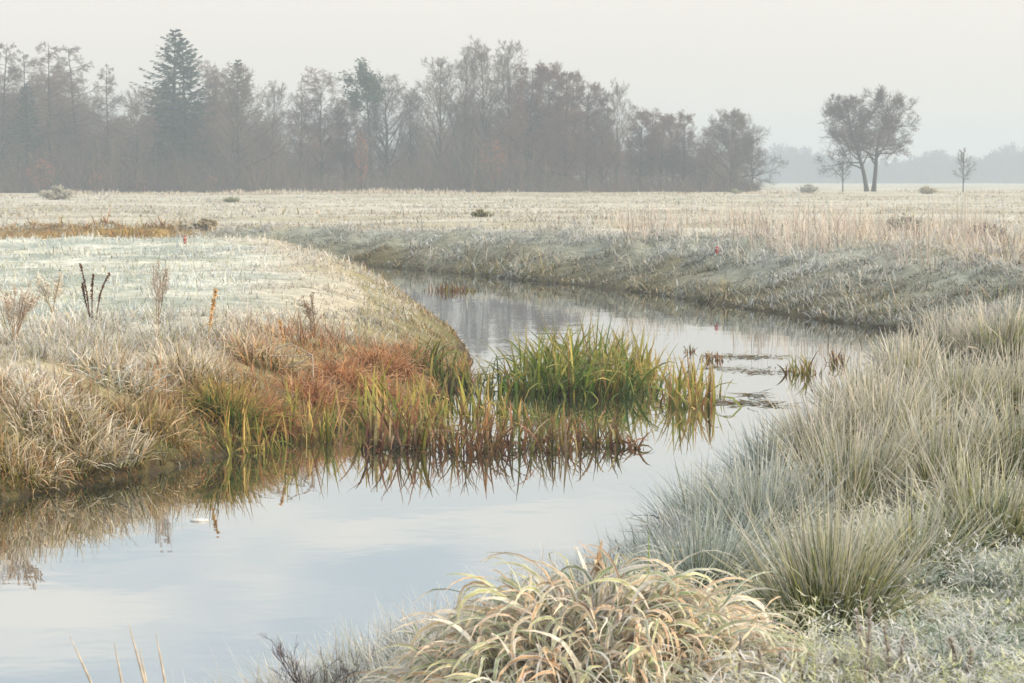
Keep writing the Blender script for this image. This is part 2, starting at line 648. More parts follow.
def st_turf(rng, x, y, d, r, m):
    f = fbm(x, y, 1.1, 4, 31)
    g = fbm(x, y, 0.3, 2, 32)
    c = pick(rng, m, [(FROST, 5), (np.array((0.70, 0.69, 0.60)), 3.5), (np.array((0.56, 0.65, 0.66)), 4), (np.array((0.64, 0.62, 0.46)), 1.5), (np.array((0.30, 0.33, 0.20)), 0.7)], 0.1)
    right = sstep(4.2, 2.2, d + (f - 0.5) * 2.5) * sstep(28, 34, y)
    c = lerp(c, pick(rng, m, [(CREAM * 0.95, 3), (STRAW, 1.2), (np.array((0.60, 0.52, 0.46)), 1.5), (FROST, 3)]), right * 0.8)
    c = c * (0.62 + 0.42 * sstep(0.35, 0.6, 0.5 * fbm(x, y, 2.3, 3, 33) + 0.5 * g))[:, None]
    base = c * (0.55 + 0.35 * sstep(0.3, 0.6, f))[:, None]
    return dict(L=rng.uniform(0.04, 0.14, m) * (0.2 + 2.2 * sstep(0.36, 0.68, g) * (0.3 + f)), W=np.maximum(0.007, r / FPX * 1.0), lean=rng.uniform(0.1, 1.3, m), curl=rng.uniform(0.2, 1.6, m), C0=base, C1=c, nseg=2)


grass('turf', 'short white frosted turf on the left meadow', 1, 200000, 20, 72, lambda x, y, z, d, i: i & (d > LONGW(y) * 0.55) & (y > 23), st_turf)


def st_slope(rng, x, y, d, r, m):
    f, g = fbm(x, y, 1.0, 3, 41), fbm(x, y, 0.42, 3, 44)
    h = fbm(x, y, 0.25, 2, 45)
    rustz = sstep(-3.6, -2.4, x) * sstep(31.5, 29, y) * sstep(0.34, 0.5, f + 0.1) * sstep(3.9, 3.0, d)
    rustz = np.maximum(rustz, 0.6 * sstep(0.5, 0.6, g) * sstep(2.2, 1.2, d) * sstep(27, 24, y))
    pale = pick(rng, m, [(CREAM, 3.2), (STRAW * 1.1, 1.8), (FROST * 1.08, 4.5), (np.array((0.42, 0.40, 0.17)), 2.6), (OLIVE * 1.6, 1), (np.array((0.60, 0.48, 0.38)), 1)], 0.22)
    low = pick(rng, m, [(OLIVE * 1.1, 2.6), (GOLD * 0.8, 3.0), (GREEN * 1.2, 1.0), (STRAW * 0.9, 2.2), (RUST, 1.6)], 0.25)
    ru = pick(rng, m, [(RUST, 3.5), (RUST * 1.4, 2), (GOLD * 0.9, 1.5), (STRAW * 0.9, 1.2), (OLIVE, 1)], 0.25)
    lim = 1.5 + (0.8 - 1.5) * sstep(28, 36, y)
    wet = sstep(lim * 1.4, lim * 0.3, d + (f - 0.5) * 1.6)
    c = lerp(lerp(pale, low, wet), ru, rustz)
    sel = sstep(0.38, 0.62, g)
    c = c * (0.72 + 0.5 * sstep(0.3, 0.65, h))[:, None]
    tip = lerp(c * 1.15, FROST * 0.95, (sstep(0.4, 2.4, d) * 0.8 * (1 - rustz * 0.8)) * rng.uniform(0.2, 1, m))
    L = rng.uniform(0.08, 0.36, m) * (0.35 + 1.1 * sel) * (0.6 + 0.4 * sstep(0.0, 0.9, d)) * (1 - 0.55 * sstep(28, 38, y)) * (1 - 0.6 * sstep(0.6, 1.25, d / LONGW(y)))
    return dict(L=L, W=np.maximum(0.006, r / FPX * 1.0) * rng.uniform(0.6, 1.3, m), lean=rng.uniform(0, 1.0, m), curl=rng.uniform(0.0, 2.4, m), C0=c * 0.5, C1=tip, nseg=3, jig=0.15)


grass('bank_grass', 'long straw, olive and rust coloured grass sloping to the water on the left bank', 2, 330000, 17, 70,
      lambda x, y, z, d, i: i & (d > 0.03) & (d + (fbm(x, y, 0.9, 3, 46) - 0.5) * 2.4 * sstep(26, 34, y) < LONGW(y) * 1.3), st_slope)


def st_shore(rng, x, y, d, r, m):
    f = fbm(x, y, 0.5, 3, 47)
    c = lerp(pick(rng, m, [(OLIVE, 3), (GREEN * 1.2, 2.5), (BROWN * 1.5, 1.5), (GOLD * 0.7, 1.2)], 0.25), pick(rng, m, [(FROSTB * 0.8, 2), (STRAW * 0.8, 2), (OLIVE * 1.5, 2)]), sstep(0.45, 0.65, f))
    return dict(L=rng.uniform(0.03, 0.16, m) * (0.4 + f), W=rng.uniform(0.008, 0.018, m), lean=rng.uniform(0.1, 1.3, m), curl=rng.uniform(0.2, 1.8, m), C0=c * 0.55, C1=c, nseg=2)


grass('shore_grass', 'short mossy green and brown growth at the left waterline', 9, 160000, 17, 28, lambda x, y, z, d, i: i & (d > -0.03) & (d < 0.9), st_shore)


def st_right(rng, x, y, d, r, m):
    f, g = fbm(x, y, 0.9, 3, 51), fbm(x, y, 0.35, 2, 52)
    c = pick(rng, m, [(np.array((0.40, 0.46, 0.45)), 5), (FROST * 0.9, 3), (np.array((0.20, 0.25, 0.15)), 3), (STRAW * 0.9, 1.2)], 0.25)
    tip = lerp(c, FROST, 0.6)
    inb = sstep(0.9, 2.0, d) * sstep(9, 13, y) * sstep(8, 5.5, d)  # gaps among the tussocks: their shade is painted as darker, less frosted blades
    c = lerp(c, pick(rng, m, [(np.array((0.08, 0.10, 0.04)), 4), (np.array((0.22, 0.22, 0.12)), 2), (FROSTB * 0.9, 0.8)]), inb * 0.95)
    tip = lerp(c, FROST, 0.6 - 0.45 * inb)
    L = rng.uniform(0.10, 0.34, m) * (0.4 + 0.9 * g) * (0.7 + 0.5 * sstep(2.2, 0.3, d)) * (1 - 0.45 * inb)
    az = np.where(rng.uniform(0, 1, m) < 0.5, rng.normal(-1.4, 0.8, m), rng.uniform(0, 2 * PI, m))
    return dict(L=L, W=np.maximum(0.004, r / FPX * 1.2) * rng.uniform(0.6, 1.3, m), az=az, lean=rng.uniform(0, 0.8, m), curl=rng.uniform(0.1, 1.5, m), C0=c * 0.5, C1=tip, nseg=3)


grass('rimed_grass', 'fine blue grey rimed grass between the tussocks on the right bank', 3, 290000, 6, 50,
      lambda x, y, z, d, i: (~i) & (d > 0.02) & (y < 50) & (d < 18) & ~((x > 0.6) & (y < 13.5) & (d > 0.9) & (hash2(x * 1e4, y * 1e4, 3) < 0.85)), st_right, spread=25)


def st_face(rng, x, y, d, r, m):
    f, g = fbm(x, y, 2.0, 3, 61), fbm(x, y, 0.7, 3, 62)
    hi = np.clip(d / 3.6 + (f - 0.5) * 1.8, 0, 1)
    c = lerp(pick(rng, m, [(OLIVE * 1.5, 3), (np.array((0.27, 0.23, 0.11)), 3), (STRAW * 0.8, 3), (GREEN * 1.2, 1), (FROSTB * 0.9, 1.6), (MUD * 1.5, 1)], 0.25), pick(rng, m, [(FROSTB * 1.15, 4), (FROST * 1.1, 5), (np.array((0.24, 0.28, 0.20)), 1.6), (CREAM, 1.5)], 0.2), hi)
    pk = sstep(0.42, 0.6, fbm(x, y, 1.1, 3, 63))
    c = c * (0.7 + 0.45 * pk)[:, None]
    c = lerp(c, pick(rng, m, [(CREAM * 1.05, 3), (FROST * 1.05, 3)]), 0.85 * np.maximum(sstep(3.0, 4.2, d + (f - 0.5) * 1.5), 0.8 * sstep(6.5, 9, x) * sstep(0.4, 0.55, f)))
    gd = sstep(-10.6, -12, x)  # golden grass stretch; its warmer lighting is put into the blade colour too
    c = lerp(c, pick(rng, m, [(GOLD, 4), (STRAW, 2), (RUST * 1.2, 1.2), (OLIVE * 1.4, 1.3)]), gd)
    L = rng.uniform(0.08, 0.34, m) * (0.35 + 1.1 * sstep(0.40, 0.62, g) * (0.4 + pk)) * (1 + 0.9 * gd)
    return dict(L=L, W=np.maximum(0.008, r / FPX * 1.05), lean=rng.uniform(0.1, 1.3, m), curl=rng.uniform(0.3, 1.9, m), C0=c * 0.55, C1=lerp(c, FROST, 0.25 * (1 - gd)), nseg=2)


grass('far_bank_grass', 'blue grey frosted grass on the far river bank, golden at its far left end', 4, 400000, 38, 92,
      lambda x, y, z, d, i: (~i) & (d > 0.05) & (d < 5.2) & (y > 38), st_face)


def st_far(rng, x, y, d, r, m):
    f, g = fbm(x, y, 14, 3, 71), fbm(x, y, 3.0, 3, 72)
    c = lerp(pick(rng, m, [(CREAM, 4), (FROST, 3), (STRAW, 1.4)]), pick(rng, m, [(FROST, 5), (CREAM, 2.5), (OLIVE * 2.2, 0.8)]), sstep(0.4, 0.6, f))
    bnd = fbm(x / 7, y, 5.0, 4, 23)
    c = c * (0.6 + 0.3 * sstep(0.35, 0.55, bnd))[:, None]
    L = rng.uniform(0.05, 0.2, m) * (0.2 + 1.3 * sstep(0.38, 0.7, g) + 1.6 * sstep(0.66, 0.75, fbm(x, y, 2.2, 3, 73))) * (1 + 0.6 * sstep(6, 9, x) * sstep(110, 70, y))
    return dict(L=L, W=np.maximum(0.01, r / FPX * 1.2), lean=rng.uniform(0.2, 1.2, m), curl=rng.uniform(0.1, 1.6, m), C0=c * 0.7, C1=c, nseg=2)


grass('field_grass', 'pale straw and white frosted grass over the far field', 5, 250000, 42, 250,
      lambda x, y, z, d, i: (~i) & (d > 4.2), st_far, spread=20)


def st_edge(rng, x, y, d, r, m):
    c = pick(rng, m, [(CREAM * 0.9, 3), (STRAW, 2), (np.array((0.34, 0.27, 0.2)), 1.5), (FROST, 1)])
    return dict(L=rng.uniform(0.1, 0.6, m) * (0.1 + 1.3 * sstep(0.5, 0.75, fbm(x, y * 0.3, 7, 4, 76))), W=rng.uniform(0.05, 0.14, m), lean=rng.uniform(0, 0.8, m), curl=rng.uniform(-0.2, 1.0, m), C0=c * 0.75, C1=c, nseg=2)


grass('rough_grass', 'rough pale tufts along the foot of the wood', 8, 26000, 255, 301, lambda x, y, z, d, i: ~i & (y > 250), st_edge, spread=15)


def st_weed(rng, x, y, d, r, m):
    c = pick(rng, m, [(np.array((0.56, 0.46, 0.40)), 4), (CREAM, 3), (np.array((0.38, 0.28, 0.22)), 1.5)])
    f = fbm(x, y, 1.6, 3, 81)
    return dict(L=rng.uniform(0.2, 0.95, m) * (0.55 + 0.9 * sstep(0.52, 0.72, f)), W=np.maximum(0.005, r / FPX * 0.7), lean=rng.uniform(0, 0.55, m), curl=rng.uniform(-0.5, 0.8, m), C0=c * 0.75, C1=lerp(c, FROST, 0.35), nseg=3, jig=0.4)


grass('weed_stems', 'pinkish tan dead weed stems along the top of the far bank', 6, 42000, 38, 105,
      lambda x, y, z, d, i: (~i) & (d > 3.2) & (d < 15) & (x > 3) & (fbm(x, y, 1.6, 3, 81) > 0.56 - 0.10 * sstep(5, 14, x)), st_weed, spread=15, cat='dead weeds')


def herbs():
    """low feathery herbs: little stems with leaflets on both sides, all furred white"""
    rng = np.random.default_rng(7)
    x, y, z, d, r = scatter(rng, 38000, 6.5, 15.0, lambda x, y, z, d, i: (~i) & (d > 0.9) & (x > 0.55 + 0.0 * y) & (fbm(x, y, 0.5, 3, 92) > 0.36), 24)
    n = len(x)
    hum = fbm(x, y, 0.33, 3, 91)
    patch = sstep(0.36, 0.52, fbm(x, y, 0.9, 2, 93) + 0.08 * sstep(1.2, 2.2, x))
    L = rng.uniform(0.06, 0.17, n) * (0.35 + 1.7 * sstep(0.35, 0.65, hum))
    az, lean, curl = rng.uniform(0, 2 * PI, n), rng.uniform(0, 1.0, n), rng.uniform(0.2, 1.4, n)
    cold = pick(rng, n, [(np.array((0.54, 0.64, 0.58)), 3), (np.array((0.30, 0.40, 0.26)), 2), (FROST * 1.1, 2.5)])
    warm = pick(rng, n, [(np.array((0.78, 0.80, 0.50)), 3.5), (FROST * 1.12, 3), (np.array((0.58, 0.64, 0.32)), 1.8)])
    c = lerp(cold, warm, patch)
    b = Bag()
    P = np.stack([x, y, z - 0.01], 1)
    blades(b, P, L=L, W=0.005, az=az, lean=lean, curl=curl, C0=c * 0.45, C1=c, nseg=3, rng=rng)
    for t in (0.35, 0.5, 0.65, 0.8, 0.95):
        th = lean + curl * t * 0.5
        q = P + (L * t)[:, None] * np.stack([np.sin(th) * np.sin(az), np.sin(th) * np.cos(az), np.cos(th)], 1)
        for sd in (-1, 1):
            cc = lerp(c, FROST * 1.1, rng.uniform(0.0, 0.5, n))
            blades(b, q, L=rng.uniform(0.014, 0.05, n) * (0.6 + 0.8 * hum), W=rng.uniform(0.006, 0.012, n), az=az + sd * rng.uniform(0.7, 1.7, n), lean=rng.uniform(0.9, 1.7, n), curl=rng.uniform(-0.3, 0.6, n), C0=cc * 0.75, C1=cc, nseg=1, rng=rng)
    return tag(b.build('frosted_herbs', M_GRASS), 'low pale green feathery herbs furred with frost at the foot of the right bank', 'ground cover', kind='stuff')


herbs()

# ------------------------------------------------------------------ tussocks, mound


def tussock(name, label, cat, group, p, radius, L, n, seed, pal, tip, spread=0.75, W=0.005, curl=(0.0, 0.6), bend=0, nseg=4, mat=None, sink=0.02, basec=None, mess=0.25, heart=0.0, bent=0.0):
    rng = np.random.default_rng(seed)
    a = rng.uniform(0, 2 * PI, n)
    q = np.sqrt(rng.uniform(0, 1, n))
    bx, by = p[0] + np.cos(a) * q * radius, p[1] + np.sin(a) * q * radius
    z = field(bx, by)[0]
    z = np.maximum(z, p[2] - 0.15)
    az = PI / 2 - a + rng.normal(0, 0.5, n) + bend * 0.0
    lean = q * spread * rng.uniform(0.4, 1.25, n)
    mz = rng.uniform(0, 1, n) < mess
    lean = np.where(mz, rng.uniform(0, 1.15 * spread + 0.25, n), lean)
    az = np.where(mz, rng.uniform(0, 2 * PI, n), az)
    c = pick(rng, n, pal, 0.28)
    ctip = lerp(c, colarr(tip, n), rng.uniform(0.45, 1.0, n))
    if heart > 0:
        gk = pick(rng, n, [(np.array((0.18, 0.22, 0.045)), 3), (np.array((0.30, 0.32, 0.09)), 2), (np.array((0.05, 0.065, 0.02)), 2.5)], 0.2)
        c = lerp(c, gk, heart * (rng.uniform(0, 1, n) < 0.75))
    c0 = c * np.array((0.45, 0.52, 0.30)) if basec is None else colarr(basec, n)  # green at the foot, also darkened to paint shade low among the stems
    b = Bag()
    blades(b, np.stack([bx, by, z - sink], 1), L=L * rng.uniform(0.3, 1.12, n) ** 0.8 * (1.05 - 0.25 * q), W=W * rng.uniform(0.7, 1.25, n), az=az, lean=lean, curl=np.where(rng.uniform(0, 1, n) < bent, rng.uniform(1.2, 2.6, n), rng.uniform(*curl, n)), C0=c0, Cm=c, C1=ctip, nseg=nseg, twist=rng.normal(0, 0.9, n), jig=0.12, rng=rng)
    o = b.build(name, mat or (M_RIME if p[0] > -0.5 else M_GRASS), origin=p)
    return tag(o, label, cat, group)


RUSHG = [(np.array((0.15, 0.19, 0.05)), 4), (np.array((0.28, 0.29, 0.10)), 3), (np.array((0.07, 0.09, 0.03)), 1.5), (np.array((0.45, 0.38, 0.24)), 2), (np.array((0.42, 0.46, 0.40)), 2)]
RUSHT = [(np.array((0.52, 0.45, 0.31)), 3), (np.array((0.24, 0.26, 0.08)), 4), (np.array((0.64, 0.57, 0.45)), 3), (FROSTB * 0.9, 2)]
RUSHP = [(np.array((0.58, 0.49, 0.41)), 4), (np.array((0.22, 0.23, 0.09)), 3.5), (np.array((0.66, 0.58, 0.50)), 3), (np.array((0.2, 0.2, 0.08)), 0.8)]
RUSHB = [(np.array((0.30, 0.36, 0.34)), 4), (np.array((0.20, 0.24, 0.17)), 3), (FROSTB, 3)]
GT = 'rush tussocks on the right bank'
PALE = np.array((0.80, 0.765, 0.73))
TUS = [  # px, py of the foot, foot radius px, height px, blades, palette, tip, label
    (828, 640, 36, 166, 1500, RUSHG, PALE, 0.66, 'large rush tussock with bright green base right of the arching sedge mound'),
    (910, 585, 30, 120, 700, RUSHG, FROST * .95, 0.85, 'rush tussock half hidden behind the big green based one'),
    (985, 548, 44, 120, 1000, RUSHG, PALE, 0.75, 'olive tussock with a dark hollow base at the right edge, above the frosted herbs'),
    (700, 592, 34, 110, 1000, RUSHB, FROSTB, 0.95, 'grey blue tussock between the sedge mound and the water'),
    (760, 545, 38, 118, 1000, RUSHB, FROST * .9, 0.85, 'grey frosted tussock behind and left of the green based rush'),
    (702, 526, 30, 74, 800, RUSHB, FROSTB, 1.0, 'low blue grey tussock whose tips lean out over the water'),
    (850, 522, 36, 120, 1100, RUSHT, PALE, 0.65, 'straw coloured tussock just behind the big green based rush'),
    (938, 500, 36, 112, 1100, RUSHT, PALE, 0.65, 'straw tussock with olive stems above the hollow based one'),
    (1016, 480, 36, 108, 900, RUSHG, PALE, 0.65, 'olive green tussock cut by the right edge, halfway up the bank'),
    (772, 478, 24, 68, 800, RUSHB, FROSTB, 0.95, 'low grey tussock at the water opposite the brown reed stand'),
    (818, 470, 26, 96, 900, RUSHP, PALE, 0.7, 'pinkish straw tussock leaning over the water below the drifting weed'),
    (884, 455, 30, 100, 1000, RUSHP, PALE, 0.6, 'tall pinkish tan tussock at the middle of the bank'),
    (958, 432, 30, 92, 1000, RUSHT, PALE, 0.6, 'tan tussock with a green heart in the upper bank'),
    (1015, 415, 28, 84, 800, RUSHP, PALE, 0.6, 'pinkish tussock with a dark gap beside it near the right edge'),
    (856, 418, 20, 70, 700, RUSHP, PALE, 0.7, 'slim pale tussock beside the small reed clump at the bend'),
    (905, 398, 24, 74, 800, RUSHP, PALE, 0.6, 'pale pink tussock right of the river bend'),
    (948, 375, 24, 76, 700, RUSHP, PALE, 0.6, 'feathery pinkish tussock on the crest above the bend'),
    (1000, 364, 26, 76, 700, RUSHP, PALE, 0.6, 'feathery tussock on the crest at the right edge'),
    (898, 364, 15, 40, 450, RUSHB, CREAM, 0.8, 'small dark tussock hiding the end of the water'),
]
for i, (px, py, rp, hp, n, pal, tip, sp, lab) in enumerate(TUS):
    p = ground_at(px, py)
    s = ppm(p)
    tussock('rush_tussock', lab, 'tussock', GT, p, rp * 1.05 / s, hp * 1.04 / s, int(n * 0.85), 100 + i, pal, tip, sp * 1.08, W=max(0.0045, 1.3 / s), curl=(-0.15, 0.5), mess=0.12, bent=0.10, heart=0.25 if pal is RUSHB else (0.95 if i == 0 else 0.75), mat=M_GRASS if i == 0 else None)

# arching sedge mound in front


def sedge_mound():
    rng = np.random.default_rng(500)
    p = np.array([0.28, 9.1, gz(0.28, 9.1)])
    b = Bag()
    n = 3600
    a = rng.uniform(0, 2 * PI, n)
    q = np.sqrt(rng.uniform(0, 1, n))
    bx, by = p[0] + np.cos(a) * q * 0.65, p[1] - 0.12 + np.sin(a) * q * 0.68
    top = 0.46 * (1 - q ** 2)
    zz = field(bx, by)[0] + top * rng.uniform(0.0, 1.0, n)
    az = PI / 2 - a + rng.normal(0, 0.7, n)
    c = pick(rng, n, [(np.array((0.72, 0.56, 0.32)), 3.2), (np.array((0.44, 0.47, 0.17)), 2.6), (np.array((0.20, 0.28, 0.07)), 2.0), (np.array((0.62, 0.36, 0.14)), 2.6), (np.array((0.68, 0.66, 0.56)), 2.4)])
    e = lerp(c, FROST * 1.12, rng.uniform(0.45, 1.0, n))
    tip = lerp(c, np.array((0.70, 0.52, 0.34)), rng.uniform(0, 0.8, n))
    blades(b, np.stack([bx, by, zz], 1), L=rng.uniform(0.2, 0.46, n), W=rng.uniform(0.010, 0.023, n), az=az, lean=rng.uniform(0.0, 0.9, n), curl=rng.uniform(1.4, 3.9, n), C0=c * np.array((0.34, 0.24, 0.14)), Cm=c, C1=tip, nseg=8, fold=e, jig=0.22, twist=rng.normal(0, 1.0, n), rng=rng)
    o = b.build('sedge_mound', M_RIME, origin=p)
    tag(o, 'mound of arching cream and green sedge leaves edged with frost, nearest the water in front', 'sedge', None)
    # a second, lower apron of straw leaves in front of it
    b = Bag()
    n = 650
    p2 = np.array([0.2, 7.9, gz(0.2, 7.9)])
    x, y = p2[0] + rng.normal(0, 0.42, n), p2[1] + rng.normal(0, 0.28, n)
    c = pick(rng, n, [(np.array((0.58, 0.50, 0.38)), 3), (FROST, 3), (np.array((0.44, 0.44, 0.26)), 1.5)])
    blades(b, np.stack([x, y, field(x, y)[0]], 1), L=rng.uniform(0.12, 0.36, n), W=rng.uniform(0.004, 0.011, n), az=rng.uniform(0, 2 * PI, n), lean=rng.uniform(0, 0.7, n), curl=rng.uniform(0.3, 2.3, n), C0=c * 0.55, C1=c, nseg=6, fold=lerp(c, FROST, 0.7), jig=0.12, twist=rng.normal(0, 0.6, n), rng=rng)
    tag(b.build('frosted_grass_clump', M_RIME, origin=p2), 'low frosted straw clump in front of the sedge mound, along the bottom edge', 'grass clump')


sedge_mound()

# ------------------------------------------------------------------ reeds in the water
REEDG = [(np.array((0.10, 0.18, 0.035)), 5), (np.array((0.19, 0.25, 0.05)), 3), (np.array((0.36, 0.33, 0.09)), 1.5), (np.array((0.22, 0.14, 0.06)), 0.8)]
REEDY = [(np.array((0.34, 0.33, 0.08)), 3), (np.array((0.20, 0.24, 0.05)), 3), (np.array((0.52, 0.38, 0.14)), 2.5), (RUST, 1)]
REEDB = [(np.array((0.14, 0.075, 0.04)), 4), (np.array((0.22, 0.11, 0.05)), 3), (np.array((0.22, 0.21, 0.06)), 3), (np.array((0.34, 0.28, 0.16)), 1)]
YTIP, BTIP = np.array((0.50, 0.38, 0.13)), np.array((0.34, 0.20, 0.10))


def reeds(px, py, w, h, n, pal, tip, seed, label, lean=0.28, curl=(0.0, 0.8), W=0.032, depth=None, bent=0.18, name='reed_clump'):
    rng = np.random.default_rng(seed)
    n = int(n * 0.7) if n > 60 else n
    p = world_at(px, py, 0)
    s = ppm(p)
    x = p[0] + rng.uniform(-1, 1, n) * w / 2 / s * np.sqrt(rng.uniform(0.1, 1, n))
    y = p[1] + rng.uniform(-1, 1, n) * (depth if depth else max(0.35, w / s * 0.35))
    z = np.maximum(field(x, y)[0], -0.08)
    c = pick(rng, n, pal, 0.25)
    cu = rng.uniform(*curl, n)
    bb = rng.uniform(0, 1, n) < bent
    cu = np.where(bb, rng.uniform(1.6, 3.2, n), cu)
    b = Bag()
    edge = 1 - 0.45 * (np.abs(x - p[0]) / (w / 2 / s)) ** 2
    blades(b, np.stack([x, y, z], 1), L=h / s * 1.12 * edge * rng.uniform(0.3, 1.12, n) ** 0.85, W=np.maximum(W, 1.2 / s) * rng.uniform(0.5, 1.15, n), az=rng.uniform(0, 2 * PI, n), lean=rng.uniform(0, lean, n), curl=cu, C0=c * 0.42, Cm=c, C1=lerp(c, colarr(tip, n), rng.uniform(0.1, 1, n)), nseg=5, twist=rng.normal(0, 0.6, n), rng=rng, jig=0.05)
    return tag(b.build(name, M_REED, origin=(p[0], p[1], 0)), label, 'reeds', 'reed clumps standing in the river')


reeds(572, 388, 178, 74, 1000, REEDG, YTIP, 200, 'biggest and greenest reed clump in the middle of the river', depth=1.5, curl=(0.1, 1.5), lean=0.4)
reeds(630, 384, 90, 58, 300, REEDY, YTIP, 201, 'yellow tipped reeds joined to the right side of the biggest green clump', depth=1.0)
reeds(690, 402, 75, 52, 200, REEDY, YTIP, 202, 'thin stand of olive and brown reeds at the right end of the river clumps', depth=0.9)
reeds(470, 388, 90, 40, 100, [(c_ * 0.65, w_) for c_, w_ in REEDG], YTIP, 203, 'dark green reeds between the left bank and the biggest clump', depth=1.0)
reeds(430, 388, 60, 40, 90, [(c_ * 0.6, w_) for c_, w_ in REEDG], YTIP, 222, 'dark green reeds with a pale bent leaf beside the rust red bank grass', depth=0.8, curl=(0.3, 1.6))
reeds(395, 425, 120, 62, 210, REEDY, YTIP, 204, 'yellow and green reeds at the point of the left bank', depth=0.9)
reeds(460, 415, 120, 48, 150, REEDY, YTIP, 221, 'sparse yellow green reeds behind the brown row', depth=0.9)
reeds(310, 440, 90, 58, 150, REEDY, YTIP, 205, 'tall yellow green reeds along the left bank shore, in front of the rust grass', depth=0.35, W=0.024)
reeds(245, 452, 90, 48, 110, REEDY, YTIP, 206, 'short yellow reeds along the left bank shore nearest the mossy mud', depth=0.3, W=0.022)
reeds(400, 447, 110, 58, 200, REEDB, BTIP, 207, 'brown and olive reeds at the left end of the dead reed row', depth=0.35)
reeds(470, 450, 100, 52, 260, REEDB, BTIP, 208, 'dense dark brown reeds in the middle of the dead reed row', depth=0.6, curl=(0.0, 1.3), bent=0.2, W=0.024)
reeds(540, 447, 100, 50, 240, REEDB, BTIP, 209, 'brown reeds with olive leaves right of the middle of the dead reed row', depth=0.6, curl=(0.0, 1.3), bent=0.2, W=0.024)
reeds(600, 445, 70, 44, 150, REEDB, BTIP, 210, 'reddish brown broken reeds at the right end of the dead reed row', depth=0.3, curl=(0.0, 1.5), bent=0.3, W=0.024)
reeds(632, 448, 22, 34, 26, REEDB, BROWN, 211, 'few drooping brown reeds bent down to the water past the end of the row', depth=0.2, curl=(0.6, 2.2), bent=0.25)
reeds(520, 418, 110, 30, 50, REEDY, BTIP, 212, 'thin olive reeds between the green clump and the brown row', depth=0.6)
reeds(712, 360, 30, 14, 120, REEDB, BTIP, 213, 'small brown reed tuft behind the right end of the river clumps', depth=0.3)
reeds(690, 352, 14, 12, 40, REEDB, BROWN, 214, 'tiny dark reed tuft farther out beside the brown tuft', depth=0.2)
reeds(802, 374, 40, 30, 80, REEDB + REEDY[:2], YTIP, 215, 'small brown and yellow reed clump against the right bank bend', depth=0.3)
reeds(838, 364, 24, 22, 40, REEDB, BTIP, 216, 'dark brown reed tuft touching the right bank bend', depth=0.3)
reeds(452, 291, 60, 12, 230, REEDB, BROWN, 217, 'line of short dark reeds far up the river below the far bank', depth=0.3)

# floating dead weed
rng = np.random.default_rng(300)
b = Bag()
for px, py, w, n in ((745, 357, 90, 150), (725, 369, 60, 70), (760, 372, 50, 70), (735, 403, 60, 130), (770, 404, 40, 60), (755, 396, 30, 40)):
    p = world_at(px, py, 0)
    s = ppm(p)
    x = p[0] + rng.normal(0, w / 4 / s, n)
    y = p[1] + rng.normal(0, 0.22, n)
    c = pick(rng, n, [(BROWN * 1.6, 2), (OLIVE * 0.9, 2.5), (FROSTB * 0.8, 1.5)])
    blades(b, np.stack([x, y, np.full(n, 0.006)], 1), L=rng.uniform(0.05, 0.25, n), W=0.018, az=rng.uniform(0, 2 * PI, n), lean=rng.uniform(1.42, 1.58, n), curl=rng.uniform(-0.15, 0.1, n), C0=c, C1=c, nseg=3, jig=0.5, twist=rng.normal(0, 0.5, n), rng=rng)
tag(b.build('floating_debris', M_REED), 'dead weed drifting in dark streaks between the river clumps and the right bank', 'floating weed', kind='stuff')

# ------------------------------------------------------------------ small herbs, stalks, posts


def spawn(rng, P, rad, k, t0, t1, ang, length, nout, trop=0.0, wob=0.12, rfrac=0.55, rend=0.01, base_len=None, droop=0.0):
    M, n, _ = P.shape
    t = t0 + (t1 - t0) * (np.arange(k)[None] + rng.uniform(0, 1, (M, k))) / k
    f = t * (n - 1)
    i = np.minimum(f.astype(int), n - 2)
    f = (f - i)[..., None]
    m = np.arange(M)[:, None]
    pos = P[m, i] * (1 - f) + P[m, i + 1] * f
    tan = nrm(P[m, i + 1] - P[m, i])
    r = (rad[m, i] * (1 - f[..., 0]) + rad[m, i + 1] * f[..., 0]) * rfrac
    ph = rng.uniform(0, 2 * PI, (M, 1)) + np.arange(k)[None] * 2.399 + rng.normal(0, 0.4, (M, k))
    ref = np.where(np.abs(tan[..., 2:3]) > 0.95, np.array([1.0, 0, 0]), np.array([0, 0, 1.0]))
    u = nrm(np.cross(tan, ref))
    v = np.cross(tan, u)
    per = u * np.cos(ph)[..., None] + v * np.sin(ph)[..., None]
    a = rng.normal(ang[0], ang[1], (M, k))[..., None]
    d = tan * np.cos(a) + per * np.sin(a)
    plen = np.linalg.norm(np.diff(P, axis=1), axis=-1).sum(1)[:, None]
    L = length(t) * plen * rng.uniform(0.7, 1.25, (M, k))
    pos, d, L, r = pos.reshape(-1, 3), d.reshape(-1, 3), L.reshape(-1), r.reshape(-1)
    out = np.zeros((M * k, nout, 3))
    out[:, 0] = pos
    for j in range(1, nout):
        d = nrm(d + np.array([0, 0, trop / (nout - 1)]) + rng.normal(0, wob, d.shape))
        out[:, j] = out[:, j - 1] + d * (L / (nout - 1))[:, None]
    tt = np.linspace(0, 1, nout)[None]
    ro = np.maximum(r[:, None] * (1 - tt) + rend * tt, rend)
    return out, ro


